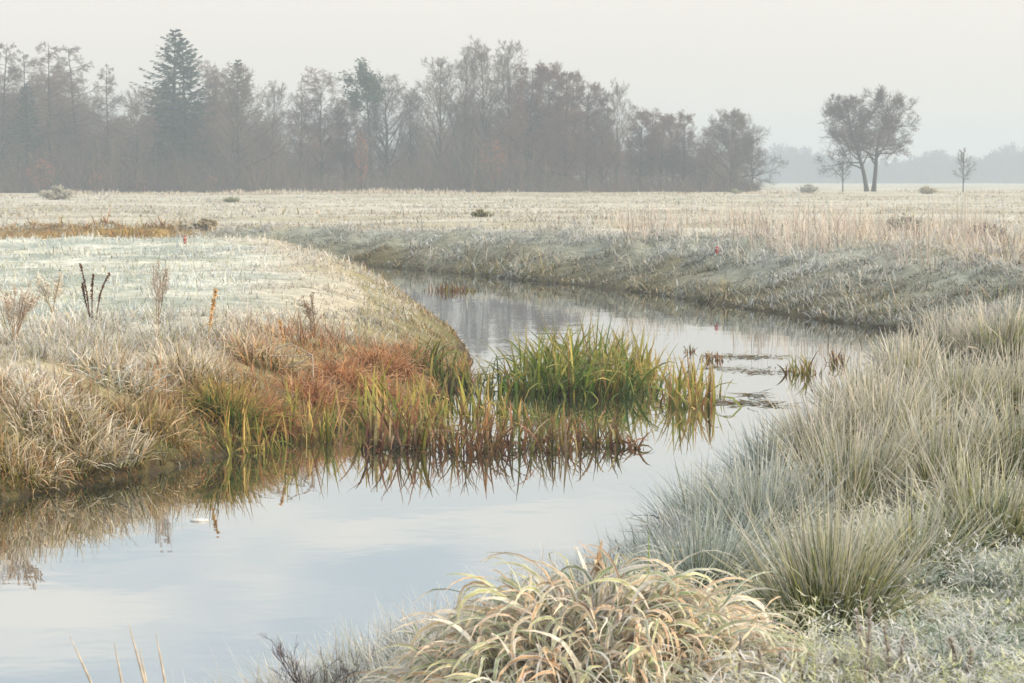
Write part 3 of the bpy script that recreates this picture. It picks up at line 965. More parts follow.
def weed(name, label, cat, px, py, h, seed, col, tipc, stems=3, spread=0.25, wid=0.006, k1=6, k2=5, blob=0.012, rise=0.6, group=None, at=None):
    rng = np.random.default_rng(seed)
    p = ground_at(px, py) if at is None else np.array(at)
    hm = h / ppm(p)
    root = empty(name, p)
    tag(root, label, cat, group)
    n = 6
    P = np.zeros((stems, n, 3))
    a = rng.uniform(0, 2 * PI, stems)
    for j in range(1, n):
        t = j / (n - 1)
        P[:, j, 0] = np.cos(a) * spread * hm * t ** 1.3 + rng.normal(0, 0.008, stems)
        P[:, j, 1] = np.sin(a) * spread * hm * t ** 1.3
        P[:, j, 2] = hm * t * (0.75 + 0.25 * rng.uniform(0, 1, stems))
    P[0, :, 2] = hm * np.linspace(0, 1, n)
    P[:, 0, 2] -= 0.03
    rad = np.full((stems, n), wid) * np.linspace(1, 0.6, n)[None]
    b, c = Bag(), Bag()
    tubes(b, P, rad, 5, col)
    if k1:
        P1, r1 = spawn(rng, P, rad, k1, 0.3, 1.0, (0.6, 0.2), lambda t: 0.34 * (1.25 - t), 4, rise, 0.1, 0.6, wid * 0.35)
        tubes(b, P1, r1, 3, col)
        if k2:
            P2, r2 = spawn(rng, P1, r1, k2, 0.3, 1.0, (0.6, 0.25), lambda t: 0.4 + 0 * t, 3, rise, 0.15, 0.7, wid * 0.3)
            tubes(c, P2, r2, 3, tipc)
            e = np.concatenate([P2[:, -1], P2[:, 1], P1[:, -1]])
        else:
            e = P1.reshape(-1, 3)
        if blob:
            e = np.concatenate([e + rng.normal(0, blob, e.shape), e])
            leafquads(c, e, blob * rng.uniform(0.6, 1.4, len(e)), lerp(colarr(tipc, len(e)), FROST, rng.uniform(0, 0.4, len(e))), rng)
    b.build('stem', M_TWIG, root)
    if c.n:
        c.build('seed_head', M_TWIG, root)
    return root


DOCK = (0.10, 0.045, 0.03)


def spikes(name, label, cat, pts, col, headc, seed, thick=0.011, blob=0.02, head_from=0.3, fur=False):
    """stalks given as lines of points in metres from the foot of the first; knobbly seed heads on the upper part"""
    rng = np.random.default_rng(seed)
    p = np.array(pts[0][0])
    root = empty(name, p)
    tag(root, label, cat)
    for ln in pts:
        ln = smooth_line(ln, 4) if len(ln) > 2 else np.array(ln, float)
        P = (ln - p)[None]
        b = Bag()
        tubes(b, P, np.linspace(thick, thick * 0.5, P.shape[1])[None], 5, col)
        b.build('stalk', M_TWIG, root)
        n = 170
        t = rng.uniform(head_from, 1, n) * (P.shape[1] - 1.001)
        i = t.astype(int)
        q = P[0, i] * (1 - (t - i))[:, None] + P[0, i + 1] * (t - i)[:, None]
        c = Bag()
        if fur:
            m = 420
            t = head_from + (1 - head_from) * rng.uniform(0, 1, m)
            f = t * (P.shape[1] - 1.001)
            i = f.astype(int)
            q = P[0, i] * (1 - (f - i))[:, None] + P[0, i + 1] * (f - i)[:, None]
            kn = 0.55 + 0.6 * np.abs(np.sin(t * 24))
            cc = pick(rng, m, [(np.array(headc), 3), (FROST, 2.5), (np.array(headc) * 0.6, 1)])
            blades(c, q, L=rng.uniform(0.010, 0.024, m) * (1.25 - 0.8 * t) * kn * 1.7, W=0.006, az=rng.uniform(0, 2 * PI, m), lean=rng.uniform(0.5, 1.4, m), curl=rng.uniform(-0.2, 0.5, m), C0=cc * 0.8, C1=cc, nseg=1)
            c.build('seed_head', M_GRASS, root)
            continue
        leafquads(c, q + rng.normal(0, blob * 0.4, q.shape), blob * rng.uniform(0.5, 1.3, n), pick(rng, n, [(np.array(headc), 3), (np.array(headc) * 1.5, 1)]), rng)
        c.build('seed_head', M_TWIG, root)
    return root


def img3(base, pts):
    """points given in the view, at the range of base"""
    s = ppm(base)
    return [(base[0] + (x - pts[0][0]) / s, base[1] + k * 0.03, base[2] + (pts[0][1] - y) / s) for k, (x, y) in enumerate(pts)]


p = ground_at(90, 318)
spikes('dock_stalk', 'dark red brown dead dock stalks standing on the left meadow edge', 'dock',
       [img3(p, [(90, 318), (86, 290), (80, 264)]), img3(p + np.array([2 / ppm(p), 0, 0]), [(92, 318), (92, 290), (93, 274)]), img3(p + np.array([6 / ppm(p), 0, 0]), [(96, 318), (101, 292), (109, 274)]), img3(p + np.array([-1 / ppm(p), 0.05, 0]), [(89, 318), (84, 300), (81, 284)])], DOCK, DOCK, 401, 0.008, 0.015)
weed('dry_weed', 'airy branching dry weed with tiny seed heads right of the dock stalks', 'weed', 158, 330, 64, 402, (0.22, 0.16, 0.11), (0.44, 0.36, 0.28), 5, 0.25, 0.004, 8, 5, 0.009)
weed('dry_weed', 'bushy tan dry weed at the left edge of the meadow bank', 'weed', 14, 345, 58, 403, (0.30, 0.20, 0.13), (0.50, 0.40, 0.31), 12, 0.4, 0.004, 7, 5, 0.009)
weed('dry_weed', 'small dark seeded weed on the frosted slope above the rust grass', 'weed', 315, 338, 40, 404, (0.16, 0.11, 0.08), (0.26, 0.19, 0.13), 5, 0.3, 0.005, 6, 4, 0.012)
weed('dry_weed', 'low pale weed cluster on the meadow left of the dock stalks', 'weed', 52, 318, 40, 405, (0.40, 0.32, 0.22), CREAM * 0.9, 8, 0.35, 0.005, 6, 4, 0.014)
p = ground_at(208, 345)
spikes('straw_stalk', 'single golden straw stalk upright above the olive grass on the left bank', 'stalk', [img3(p, [(208, 345), (211, 318), (216, 290)])], (0.50, 0.33, 0.16), (0.58, 0.38, 0.18), 406, 0.009, 0.022, 0.35)
p = ground_at(285, 372)
spikes('straw_stalk', 'golden straw stalk at the top of the rust grass', 'stalk', [img3(p, [(285, 372), (284, 345), (279, 322)])], (0.50, 0.33, 0.16), (0.55, 0.36, 0.18), 407, 0.008, 0.018, 0.5)
p = ground_at(314, 398)
b = Bag()
q = img3(p, [(314, 398), (313, 376), (312, 357)])
tubes(b, np.array([q]), np.full((1, 3), 0.009), 5, (0.42, 0.36, 0.30))
for ln in ([(312, 357), (295, 359), (270, 359)], [(312, 358), (300, 366), (284, 370)], [(312, 357), (290, 346), (274, 352)]):
    s = ppm(p)
    tubes(b, np.array([[(p[0] + (x - 314) / s, p[1] + 0.05 * k, p[2] + (398 - y) / s) for k, (x, y) in enumerate(ln)]]), np.full((1, 3), 0.006), 4, (0.40, 0.34, 0.30))
tag(b.build('broken_reed_stalk', M_TWIG, origin=p), 'grey broken reed stalk with leaves snapped sideways in the rust grass', 'stalk')

# red marker posts


def marker(px, py, hpx, label, col):
    p = ground_at(px, py)
    s = ppm(p)
    h, w = hpx / s, 0.04
    root = empty('marker_post', p)
    tag(root, label, 'post', None)
    b = Bag()
    a = np.arange(8) * PI / 4 + PI / 8
    zs = [(-0.2, w), (h * 0.92, w), (h * 0.97, w * 0.8), (h, w * 0.3), (h + 0.002, 0.001)]
    V = np.array([[(math.cos(t) * r, math.sin(t) * r, z) for t in a] for z, r in zs])
    i = np.arange(4)[:, None] * 8 + np.arange(8)[None]
    j = np.arange(4)[:, None] * 8 + (np.arange(8)[None] + 1) % 8
    b.add(V, np.stack([i, j, j + 8, i + 8], -1), col)
    b.build('post', M_PLAIN, root)
    c = Bag()
    V = np.array([[(math.cos(t) * (w + 0.006), math.sin(t) * (w + 0.006), z) for t in a] for z in (h * 0.66, h * 0.84)])
    c.add(V, np.stack([i[:1], j[:1], j[:1] + 8, i[:1] + 8], -1), (0.48, 0.30, 0.27))
    c.build('band', M_PLAIN, root)


marker(185, 244, 8, 'red marker post at the end of the golden far bank', (0.26, 0.07, 0.05))
marker(717, 254, 7, 'small red marker post low on the blue grey far bank', (0.34, 0.05, 0.05))

# foam
p = world_at(199, 521, 0)
b = Bag()
a = np.linspace(0, 2 * PI, 25)[:-1]
rr = 1 + 0.12 * np.sin(3 * a) + 0.07 * np.cos(5 * a)
V = np.array([[(p[0] + 0.07 * q * math.cos(t) * k, p[1] + 0.035 * q * math.sin(t) * k, z) for t, k in zip(a, rr)] for q, z in ((1.0, 0.001), (0.92, 0.012), (0.5, 0.018), (0.01, 0.019))])
i = np.arange(3)[:, None] * 24 + np.arange(24)[None]
j = np.arange(3)[:, None] * 24 + (np.arange(24)[None] + 1) % 24
b.add(V, np.stack([i, j, j + 24, i + 24], -1), (0.55, 0.56, 0.55))
tag(b.build('foam_patch', M_PLAIN, origin=p), 'small white patch floating on the dark reflection near the left bank', 'foam')

# foreground stems at lower left and by the mound
GS = 'blurred straw stems rising from the near bank'
for i, (x0, x1, yt, lab) in enumerate([(62, 165, 636, 'leftmost of the five pale straw stems at the lower left'), (107, 150, 642, 'short straw stem second from the left at the lower left'), (122, 182, 622, 'tallest straw stem, middle of the five at the lower left'), (133, 172, 648, 'shorter straw stem right beside the tallest one at the lower left'), (150, 188, 634, 'rightmost of the five straw stems at the lower left')]):
    d = 7.6 + 0.12 * i
    base = np.array([(x1 - CX) / FPX * d, d, 0.0])
    base[2] = gz(base[0], base[1])
    top = 2.6 - (yt - 180) / FPX * d
    b = Bag()
    tx = (x0 - CX) / FPX * d
    P = np.array([[(base[0] + (tx - base[0]) * t, d + 0.05 * t, base[2] - 0.02 + (top - base[2]) * t) for t in (0, 0.3, 0.6, 0.85, 1)]])
    tubes(b, P, np.array([[0.0065, 0.0065, 0.006, 0.004, 0.001]]), 6, (0.48, 0.43, 0.37))
    tag(b.build('dry_grass', M_TWIG, origin=base), lab, 'stem', GS)
x, y = (320 - CX) / FPX * 9.2, 9.2
weed('dark_weed', 'dark purplish bare weed leaning over the water left of the sedge mound', 'weed', 0, 0, 108, 410, (0.10, 0.07, 0.08), (0.16, 0.12, 0.13), 9, 0.5, 0.0022, 8, 6, 0.0, at=(x, y, gz(x, y)))


def tall_sedge():
    d = 9.3
    x = (600 - CX) / FPX * d
    p = np.array([x, d, gz(x, d)])
    top = 2.6 - (548 - 180) / FPX * d
    h = top - p[2]
    root = empty('sedge_stalk', p)
    tag(root, 'upright brown stalk with a star of dry leaves above the sedge mound', 'sedge stalk')
    b = Bag()
    tubes(b, np.array([[(0, 0, 0), (0.01, 0, h * 0.5), (-0.005, 0, h * 0.95)]]), np.array([[0.008, 0.007, 0.005]]), 6, (0.36, 0.24, 0.14))
    b.build('stem', M_TWIG, root)
    r = np.random.default_rng(9)
    n = 9
    c = Bag()
    az = np.array([-1.5, 1.5, -1.3, 1.7, -1.7, 0.2, 3.0, 1.3, -1.6])
    blades(c, np.tile([(0, 0, h * 0.9)], (n, 1)), L=np.array([.10, .12, .12, .16, .16, .1, .14, .2, .17]), W=0.018, az=az, lean=np.array([1.2, 1.0, .85, 2.6, 2.5, .6, 1.6, 2.8, 2.7]), curl=r.uniform(-0.3, 0.3, n), C0=(0.42, 0.29, 0.17), C1=(0.58, 0.42, 0.27), nseg=4, fold=(0.5, 0.4, 0.3), rng=r)
    c.build('leaf', M_GRASS, root)


tall_sedge()


def green_leaf(px, yt, d, lab, col, w=0.012):
    x = (px - CX) / FPX * d
    p = np.array([x, d, gz(x, d)])
    h = 2.6 - (yt - 180) / FPX * d - p[2]
    b = Bag()
    blades(b, np.array([p]), L=h * 1.01, W=w, az=0.3, lean=0.02, curl=0.08, C0=np.array(col) * 0.6, C1=np.array(col) * 1.3, nseg=6, fold=np.array(col) * 1.4)
    tag(b.build('sedge_leaf', M_REED, origin=p), lab, 'leaf')


green_leaf(648, 533, 9.4, 'single bright green blade standing up from the sedge mound', (0.22, 0.30, 0.08))
green_leaf(672, 548, 9.5, 'short pale green blade right of the bright green one on the sedge mound', (0.42, 0.42, 0.24))

# frosted seed spikes at the lower right
SP = [(742, 640), (760, 652), (782, 655), (858, 612), (872, 600), (886, 628), (905, 640), (952, 640), (974, 652), (800, 664), (838, 660), (925, 662)]
SL = ['frosted seed spike nearest the sedge mound on its right', 'short frosted spike just right of the mound', 'frosted spike between the mound and the green based rush', 'tall furry spike at the foot of the green based rush', 'tallest furry spike in front of the green based rush', 'furry spike right of the tallest one', 'leaning frosted spike right of the tall pair', 'thick white spike in the middle of the frosted herbs', 'white spike toward the right edge in the herbs', 'low frosted spike along the bottom edge near the mound', 'low frosted spike along the bottom edge below the rush', 'low frosted spike along the bottom edge among the herbs']
for i, ((px, yt), lab) in enumerate(zip(SP, SL)):
    d = 8.3 + 0.1 * (i % 4)
    x = (px + (8 if i % 2 else -6) - CX) / FPX * d
    zb = gz(x, d)
    zt = 2.6 - (yt - 180) / FPX * d
    tx = (px - CX) / FPX * d
    pts = [(x, d, zb), ((x + tx) / 2 + 0.01, d, (zb + zt) / 2), (tx, d - 0.03, zt)]
    o = spikes('frosted_spike', lab, 'weed', [pts], (0.45, 0.38, 0.32), (0.62, 0.54, 0.47), 430 + i, 0.004, 0.017, 0.25, True)
    o['group'] = 'frosted seed spikes on the near bank'

# clumps on the left bank with a look of their own
for i, (px, py, rp, hp, n, pal, tip, sp, lab) in enumerate([
    (232, 425, 26, 68, 900, [(OLIVE, 3), (GREEN * 1.3, 3), (GOLD * 0.7, 1.5)], GOLD, 0.45, 'upright olive green rush tuft behind the shore reeds on the left bank'),
    (150, 430, 30, 50, 700, [(OLIVE * 1.1, 3), (GOLD * 0.7, 2), (STRAW * 0.8, 2)], STRAW, 0.7, 'yellowish olive tuft on the left bank slope below the dry weed'),
    (80, 445, 55, 62, 1500, [(CREAM * 0.8, 3), (STRAW * 0.8, 2.5), (OLIVE * 1.2, 2)], CREAM, 0.9, 'wide pale straw tuft spreading down the left bank'),
    (20, 470, 34, 48, 700, [(OLIVE * 1.2, 3), (STRAW * 0.9, 3), (CREAM * 0.8, 1)], CREAM, 0.8, 'pale olive tuft at the left edge just above the water'),
    (35, 400, 40, 45, 900, [(STRAW, 3), (CREAM, 3), (FROST, 1)], FROST, 0.9, 'frosted straw tuft at the left edge, halfway up the bank'),
    (120, 385, 38, 46, 900, [(STRAW, 3), (CREAM, 3), (FROSTB, 2), (OLIVE * 1.4, 1)], FROST, 0.9, 'greyish frosted tuft below the dock stalks'),
    (190, 385, 30, 52, 800, [(STRAW, 3), (CREAM * 0.9, 2), (OLIVE, 2)], CREAM, 0.7, 'buff tuft left of the upright olive rush'),
    (262, 368, 28, 46, 700, [(STRAW, 3), (RUST * 1.2, 1.4), (OLIVE, 2)], CREAM, 0.6, 'buff and olive tuft behind the rust grass'),
]):
    p = ground_at(px, py)
    s = ppm(p)
    tussock('grass_tuft', lab, 'grass tuft', 'grass tufts on the left bank', p, rp * 1.2 / s, hp * 0.9 / s, int(n * 0.6), 600 + i, pal, tip, sp * 0.8, W=max(0.005, 1.4 / s), curl=(0.0, 1.6), mess=0.7)

FLUFF = [(RUST, 4), (np.array((0.40, 0.20, 0.09)), 3), (np.array((0.46, 0.28, 0.15)), 1.5)]
for i, (px, py, rp, hp, n, lab) in enumerate([
    (262, 420, 30, 46, 900, 'deep rust brown fluffy clump behind the yellow shore reeds'),
    (315, 405, 28, 44, 800, 'rust brown fluffy clump below the broken grey stalk'),
    (352, 388, 34, 48, 1000, 'soft reddish fluffy clump in the middle of the left bank'),
    (388, 372, 26, 42, 800, 'reddish orange fluffy clump at the top of the point'),
    (412, 360, 20, 30, 600, 'small reddish fluffy clump nearest the river bend'),
    (464, 378, 14, 28, 350, 'small reddish fluffy clump beside the green river reeds'),
]):
    p = ground_at(px, py)
    s = ppm(p)
    tussock('russet_clump', lab, 'grass clump', 'russet clumps on the left bank', p, rp / s, hp / s, int(n * 1.0), 650 + i, FLUFF, np.array((0.62, 0.42, 0.29)), 0.9, W=0.011, curl=(0.3, 2.2), nseg=4, basec=RUST * 0.5, mess=0.7)

# ------------------------------------------------------------------ trees
BARKC = (0.045, 0.04, 0.035)


def trunk_line(rng, H, n=10, lean=(0, 0), wob=0.012, pts=None):
    if pts is not None:
        return smooth_line(pts, 3)[None]
    P = np.zeros((1, n, 3))
    t = np.linspace(0, 1, n)
    P[0, :, 2] = H * t
    w = np.cumsum(rng.normal(0, wob * H / n * 2.2, (n, 2)), 0)
    w[0] = 0
    P[0, :, 0] = w[:, 0] + lean[0] * t ** 1.4 * H
    P[0, :, 1] = w[:, 1] + lean[1] * t ** 1.4 * H
    P[0, 0, 2] = -0.3
    return P


def make_tree(kind, seed, H, label, group=None, name=None, pts=None, loc=(0, 0, 0), tint=None):
    """a tree: trunk (with limbs) and crown (twigs, needles or leaves)"""
    rng = np.random.default_rng(seed)
    root = empty(name or {'spruce': 'spruce_tree', 'pine': 'pine_tree', 'larch': 'larch_tree', 'alder': 'alder_tree', 'birch': 'birch_tree'}.get(kind, 'bare_tree'), loc)
    tag(root, label, 'tree', group)
    tr, cr = Bag(), Bag()
    r0 = H * {'broad': 0.019, 'tall': 0.012, 'alder': 0.012, 'larch': 0.011, 'spruce': 0.012, 'pine': 0.014, 'round': 0.016, 'gnarl': 0.022, 'birch': 0.010, 'sapling': 0.012, 'shrub': 0.01}[kind]
    n = 10
    if kind == 'shrub':
        k = 30
        a = rng.uniform(0, 2 * PI, k)
        T = np.zeros((k, 6, 3))
        hs = rng.uniform(0.1, 1.1, k)
        for j in range(6):
            t = j / 5
            T[:, j, 0], T[:, j, 1] = np.cos(a) * hs * H * t ** 1.2, np.sin(a) * hs * H * t ** 1.2
            T[:, j, 2] = H * 0.8 * t * (1.1 - 0.5 * hs) - 0.1
        rad = np.full((k, 6), 0.022) * np.linspace(1, 0.5, 6)
    else:
        T = trunk_line(rng, H * (0.9 if kind in ('broad', 'gnarl') else 0.97), n, rng.normal(0, 0.03, 2), 0.03 if kind in ('broad', 'birch') else 0.012, pts)
        n = T.shape[1]
        rad = (r0 * (1 - np.linspace(0, 1, n) ** 0.9) + 0.025)[None]
        rad[0, 0] *= 1.25
    tubes(tr, T, rad, 7, BARKC)
    tw = np.array((0.15, 0.115, 0.095)) if tint is None else np.array(tint)
    if kind == 'spruce':
        nb = 150
        t = np.clip(np.repeat(np.linspace(0.05, 0.985, 30), 5) + rng.normal(0, 0.004, nb), 0.04, 0.99)
        a = np.arange(nb) * 2.399 + rng.normal(0, 0.3, nb)
        L = H * 0.34 * (1 - t) ** 0.85 * rng.uniform(0.6, 1.2, nb) + 0.12 + 0.4 * (1 - t)
        z = T[0, :, 2]
        base = np.stack([np.interp(t * z[-1], z, T[0, :, 0]), np.interp(t * z[-1], z, T[0, :, 1]), t * z[-1]], 1)
        B = np.zeros((nb, 5, 3))
        for j in range(5):
            s = j / 4
            dz = (-0.38 + 0.75 * t) * s + (0.30 * s * s)
            B[:, j] = base + np.stack([np.cos(a) * L * s, np.sin(a) * L * s, dz * L], 1)
        tubes(tr, B, np.linspace(0.045, 0.012, 5)[None] * np.ones((nb, 1)), 3, BARKC)
        m = 24
        f = rng.uniform(0.12, 1.0, (nb, m))
        i = np.minimum((f * 4).astype(int), 3)
        g = (f * 4 - i)[..., None]
        q = B[np.arange(nb)[:, None], i] * (1 - g) + B[np.arange(nb)[:, None], i + 1] * g
        side = np.where(rng.uniform(0, 1, (nb, m)) < 0.5, -1, 1)
        aa = a[:, None] + side * rng.uniform(0.3, 1.2, (nb, m))
        l2 = (L[:, None] * 0.30 * (1.15 - f) + 0.22) * rng.uniform(0.6, 1.3, (nb, m))
        N = nb * m
        c = pick(rng, N, [(np.array((0.030, 0.058, 0.038)), 3), (np.array((0.045, 0.072, 0.045)), 2), (np.array((0.07, 0.08, 0.05)), 0.7)])
        blades(cr, q.reshape(-1, 3), L=l2.ravel(), W=rng.uniform(0.14, 0.26, N), az=(PI / 2 - aa).ravel(), lean=rng.uniform(1.45, 2.0, N), curl=rng.uniform(-0.3, 0.6, N), C0=c, C1=c * 1.25, nseg=2, twist=rng.normal(0, 0.7, N), rng=rng)
        cr.build('crown', M_NEEDLE, root)
    elif kind == 'pine':
        P1, r1 = spawn(rng, T, rad, 11, 0.62, 1.0, (0.9, 0.2), lambda t: 0.22 * (1.35 - 0.7 * t), 6, 0.5, 0.16, 0.5, 0.03)
        P2, r2 = spawn(rng, P1, r1, 6, 0.35, 1, (0.7, 0.2), lambda t: 0.4 + 0 * t, 4, 0.4, 0.15, 0.6, 0.02)
        tubes(tr, P1, r1, 5, BARKC)
        tubes(cr, P2, r2, 3, tw)
        e = np.concatenate([P2[:, -1], P2[:, -2], P1[:, -1]])
        e = np.repeat(e, 26, 0) + rng.normal(0, 0.38, (len(e) * 26, 3)) * np.array([1, 1, 0.6])
        leafquads(cr, e, rng.uniform(0.09, 0.2, len(e)), pick(rng, len(e), [(np.array((0.04, 0.065, 0.04)), 3), (np.array((0.06, 0.085, 0.055)), 2)]), rng, 1.2)
        cr.build('crown', M_NEEDLE, root)
    else:
        spec = {
            'broad': (22, 0.14, (0.95, 0.25), lambda t: 0.54 * (1.1 - 0.7 * t), 0.7, 9, 6, 5),
            'tall': (24, 0.22, (0.6, 0.18), lambda t: 0.40 * (1.1 - 0.75 * t), 0.55, 7, 6, 5),
            'alder': (40, 0.08, (1.05, 0.25), lambda t: 0.32 * (1.1 - 0.75 * t), 0.3, 10, 6, 5),
            'larch': (58, 0.10, (1.4, 0.15), lambda t: 0.30 * (1.12 - 0.95 * t), 0.12, 9, 5, 3),
            'gnarl': (34, 0.20, (1.15, 0.25), lambda t: 0.54 * (1.1 - 0.78 * t), 0.12, 9, 6, 4),
            'birch': (28, 0.14, (0.7, 0.22), lambda t: 0.36 * (1.15 - 0.75 * t), 0.2, 8, 6, 5),
            'round': (40, 0.10, (1.0, 0.25), lambda t: 0.56 * (1.12 - 0.85 * t), 0.6, 9, 6, 5),
            'sapling': (16, 0.2, (0.6, 0.2), lambda t: 0.40 * (1.15 - 0.8 * t), 0.3, 6, 5, 0),
            'shrub': (9, 0.05, (0.6, 0.25), lambda t: 0.36 * (1.2 - 0.6 * t), 0.4, 8, 6, 0),
        }[kind]
        k1, t0, ang, ln, trop, k2, k3, k4 = spec
        wob = 0.2 if kind == 'gnarl' else 0.12
        P1, r1 = spawn(rng, T, rad, k1, t0, 0.99, ang, ln, 7, trop, wob, 0.5, 0.022)
        tubes(tr, P1, r1, 5, BARKC)
        t3 = -0.35 if kind in ('birch', 'larch') else 0.25
        P2, r2 = spawn(rng, P1, r1, k2, 0.2, 1.0, (0.75, 0.25), lambda t: 0.46 * (1.2 - 0.6 * t), 5, t3, wob * 1.2, 0.55, 0.016)
        tubes(cr, P2, r2, 4, tw * 0.9)
        P3, r3 = spawn(rng, P2, r2, k3, 0.2, 1.0, (0.7, 0.25), lambda t: 0.5 * (1.2 - 0.5 * t), 4, t3, 0.15, 0.6, 0.012)
        tubes(cr, P3, r3, 3, tw)
        ends = P3
        if k4:
            P4, r4 = spawn(rng, P3, r3, k4, 0.15, 1.0, (0.7, 0.3), lambda t: 0.6 + 0 * t, 3, t3, 0.18, 0.7, 0.011)
            tubes(cr, P4, np.maximum(r4, 0.012), 3, tw * 1.05)
            ends = P4
        if kind in ('alder', 'gnarl'):
            e = ends[:, -1]
            if kind == 'gnarl':
                e = np.concatenate([e, ends[:, 1], ends[:, 0]])
            keep = rng.uniform(0, 1, len(e)) < (0.25 if kind == 'alder' else 0.20)
            e = e[keep] + rng.normal(0, 0.08, (keep.sum(), 3))
            leafquads(cr, e, rng.uniform(0.045, 0.09, len(e)), pick(rng, len(e), [(np.array((0.10, 0.06, 0.045)), 3), (np.array((0.13, 0.085, 0.06)), 2)]), rng)
        cr.build('crown', M_TWIG, root)
    tr.build('trunk', M_BARK, root)
    # keep trunk before crown in the outliner
    return root


def copy_tree(src, label=None, group=None):
    c = src.copy()
    COL.objects.link(c)
    for ch in src.children:
        d = ch.copy()
        COL.objects.link(d)
        d.parent = c
    if label:
        c['label'] = label
    if group:
        c['group'] = group
    return c


WOOD = 'trees of the misty wood across the field'
PROTO = {}
USED = set()


def proto(kind, v):
    key = (kind, v)
    if key not in PROTO:
        H = {'spruce': 22, 'larch': 20, 'broad': 14, 'tall': 18, 'alder': 15, 'pine': 15, 'birch': 14, 'round': 10}[kind]
        tint = {'alder': (0.17, 0.10, 0.08), 'larch': (0.17, 0.125, 0.10), 'birch': (0.19, 0.12, 0.095)}.get(kind)
        PROTO[key] = (make_tree(kind, 900 + 37 * v + len(kind) * 11, H, 'tree', WOOD, tint=tint), H)
    return PROTO[key]


def put(kind, v, px, ytop, dist, label, rz, sxy=1.0, group=WOOD):
    src, H = proto(kind, v)
    first = (kind, v) not in USED
    USED.add((kind, v))
    o = src if first else copy_tree(src)
    x = (px - CX) / FPX * dist
    z = gz(x, dist)
    top = 2.6 + (180 - ytop) / FPX * dist
    s = (top - z) / H
    o.location = (x, dist, z)
    o.rotation_euler = (0, 0, rz)
    o.scale = (s * sxy, s * sxy, s)
    o['label'] = label
    o['group'] = group
    return o


FRONT = [
    # px, top y, kind, variant, distance, width factor, label
    (2, 40, 'larch', 0, 318, 1.0, 'bare larch cut by the left edge of the photo'),
    (28, 48, 'larch', 1, 322, 1.0, 'bare larch behind the dim green conifer at the far left of the wood'),
    (52, 40, 'larch', 2, 316, 1.0, 'tall bare larch with level branches, second from the dark spruce on its left'),
    (78, 44, 'larch', 0, 325, 1.1, 'tall bare larch with wide upper branches left of the thin larch'),
    (28, 80, 'spruce', 1, 312, 0.9, 'dim green conifer sunk among the larches at the far left'),
    (110, 62, 'larch', 1, 314, 0.85, 'thin isolated larch just left of the dark spruce'),
    (136, 95, 'broad', 0, 305, 0.8, 'low spreading brown tree at the foot of the dark spruce'),
    (173, 25, 'spruce', 0, 312, 1.3, 'tallest dark green spruce rising over the wood'),
    (185, 33, 'spruce', 1, 316, 1.15, 'second spruce top pressed against the tallest dark spruce on its right'),
    (212, 72, 'birch', 0, 318, 1.0, 'fine twigged bare tree between the dark spruce and the slimmer fir'),
    (237, 56, 'spruce', 0, 320, 0.95, 'slim dull green fir showing through bare twigs right of the tallest spruce'),
    (241, 74, 'broad', 1, 306, 0.9, 'bare spreading tree whose twigs veil the slim fir'),
    (272, 92, 'tall', 0, 314, 1.0, 'grey bare tree right of the slim fir'),
    (300, 98, 'tall', 1, 312, 0.9, 'slender forked bare tree left of the rounded pale crown'),
    (322, 80, 'birch', 1, 314, 1.1, 'rounded pale brown crowned tree left of the pine'),
    (345, 100, 'alder', 0, 318, 0.9, 'brown hazy tree tucked just left of the pine'),
    (372, 78, 'pine', 0, 310, 1.0, 'dark topped pine with a bare trunk in the middle of the wood'),
    (388, 80, 'broad', 2, 318, 1.0, 'wide bare crown spreading behind the dark topped pine'),
    (412, 98, 'tall', 0, 312, 0.9, 'bare tree in the low dip right of the pine'),
    (438, 65, 'tall', 1, 308, 1.0, 'tall bare tree with open spreading top, first of the tall group'),
    (464, 62, 'tall', 0, 310, 0.8, 'leaning bare tall tree, second of the tall group'),
    (486, 52, 'tall', 2, 308, 0.9, 'tallest open topped bare tree with leaf tufts in the centre of the wood'),
    (512, 50, 'tall', 1, 313, 0.85, 'fine topped tall tree left of the brown alder mass'),
    (528, 68, 'alder', 0, 308, 1.0, 'dense brown alder at the left of the alder mass'),
    (548, 70, 'alder', 1, 310, 1.0, 'dense brown alder in the middle of the alder mass'),
    (566, 70, 'alder', 2, 309, 1.0, 'dense brown alder with a ragged right shoulder'),
    (586, 86, 'alder', 0, 311, 0.9, 'lower brown alder at the right of the alder mass'),
    (602, 98, 'alder', 1, 309, 0.8, 'lowest brown alder sloping down beside the thin open tree'),
    (617, 90, 'tall', 2, 308, 0.7, 'thin open tree standing free right of the alder mass'),
    (640, 110, 'alder', 2, 312, 1.0, 'small brown alder left of the forked one'),
    (660, 116, 'alder', 0, 310, 1.0, 'forked brown alder in the low right part of the wood'),
    (683, 115, 'alder', 1, 312, 0.95, 'last brown alder before the rounded tree'),
    (706, 132, 'birch', 0, 314, 1.0, 'low hazy tree between the alders and the rounded tree'),
    (731, 116, 'round', 0, 306, 1.0, 'rounded wide crowned tree at the right end of the wood'),
    (650, 116, 'birch', 1, 316, 1.0, 'soft brown crown filling the gap beside the forked alder'),
    (672, 120, 'birch', 0, 318, 1.1, 'soft brown crown behind the last brown alder'),
    (752, 138, 'birch', 1, 309, 1.0, 'lower rounded tree closing the right end of the wood'),
]
rng = np.random.default_rng(70)
for px, yt, kind, v, dist, w, lab in FRONT:
    put(kind, v, px, yt, dist, lab, rng.uniform(0, 6.28), w * 1.1)
SKYX = np.array([-80, 0, 60, 95, 130, 175, 240, 270, 300, 372, 410, 440, 490, 520, 570, 610, 650, 690, 730, 765])
SKYY = np.array([60, 45, 45, 75, 90, 60, 70, 90, 95, 90, 100, 80, 70, 75, 78, 100, 115, 125, 120, 140])
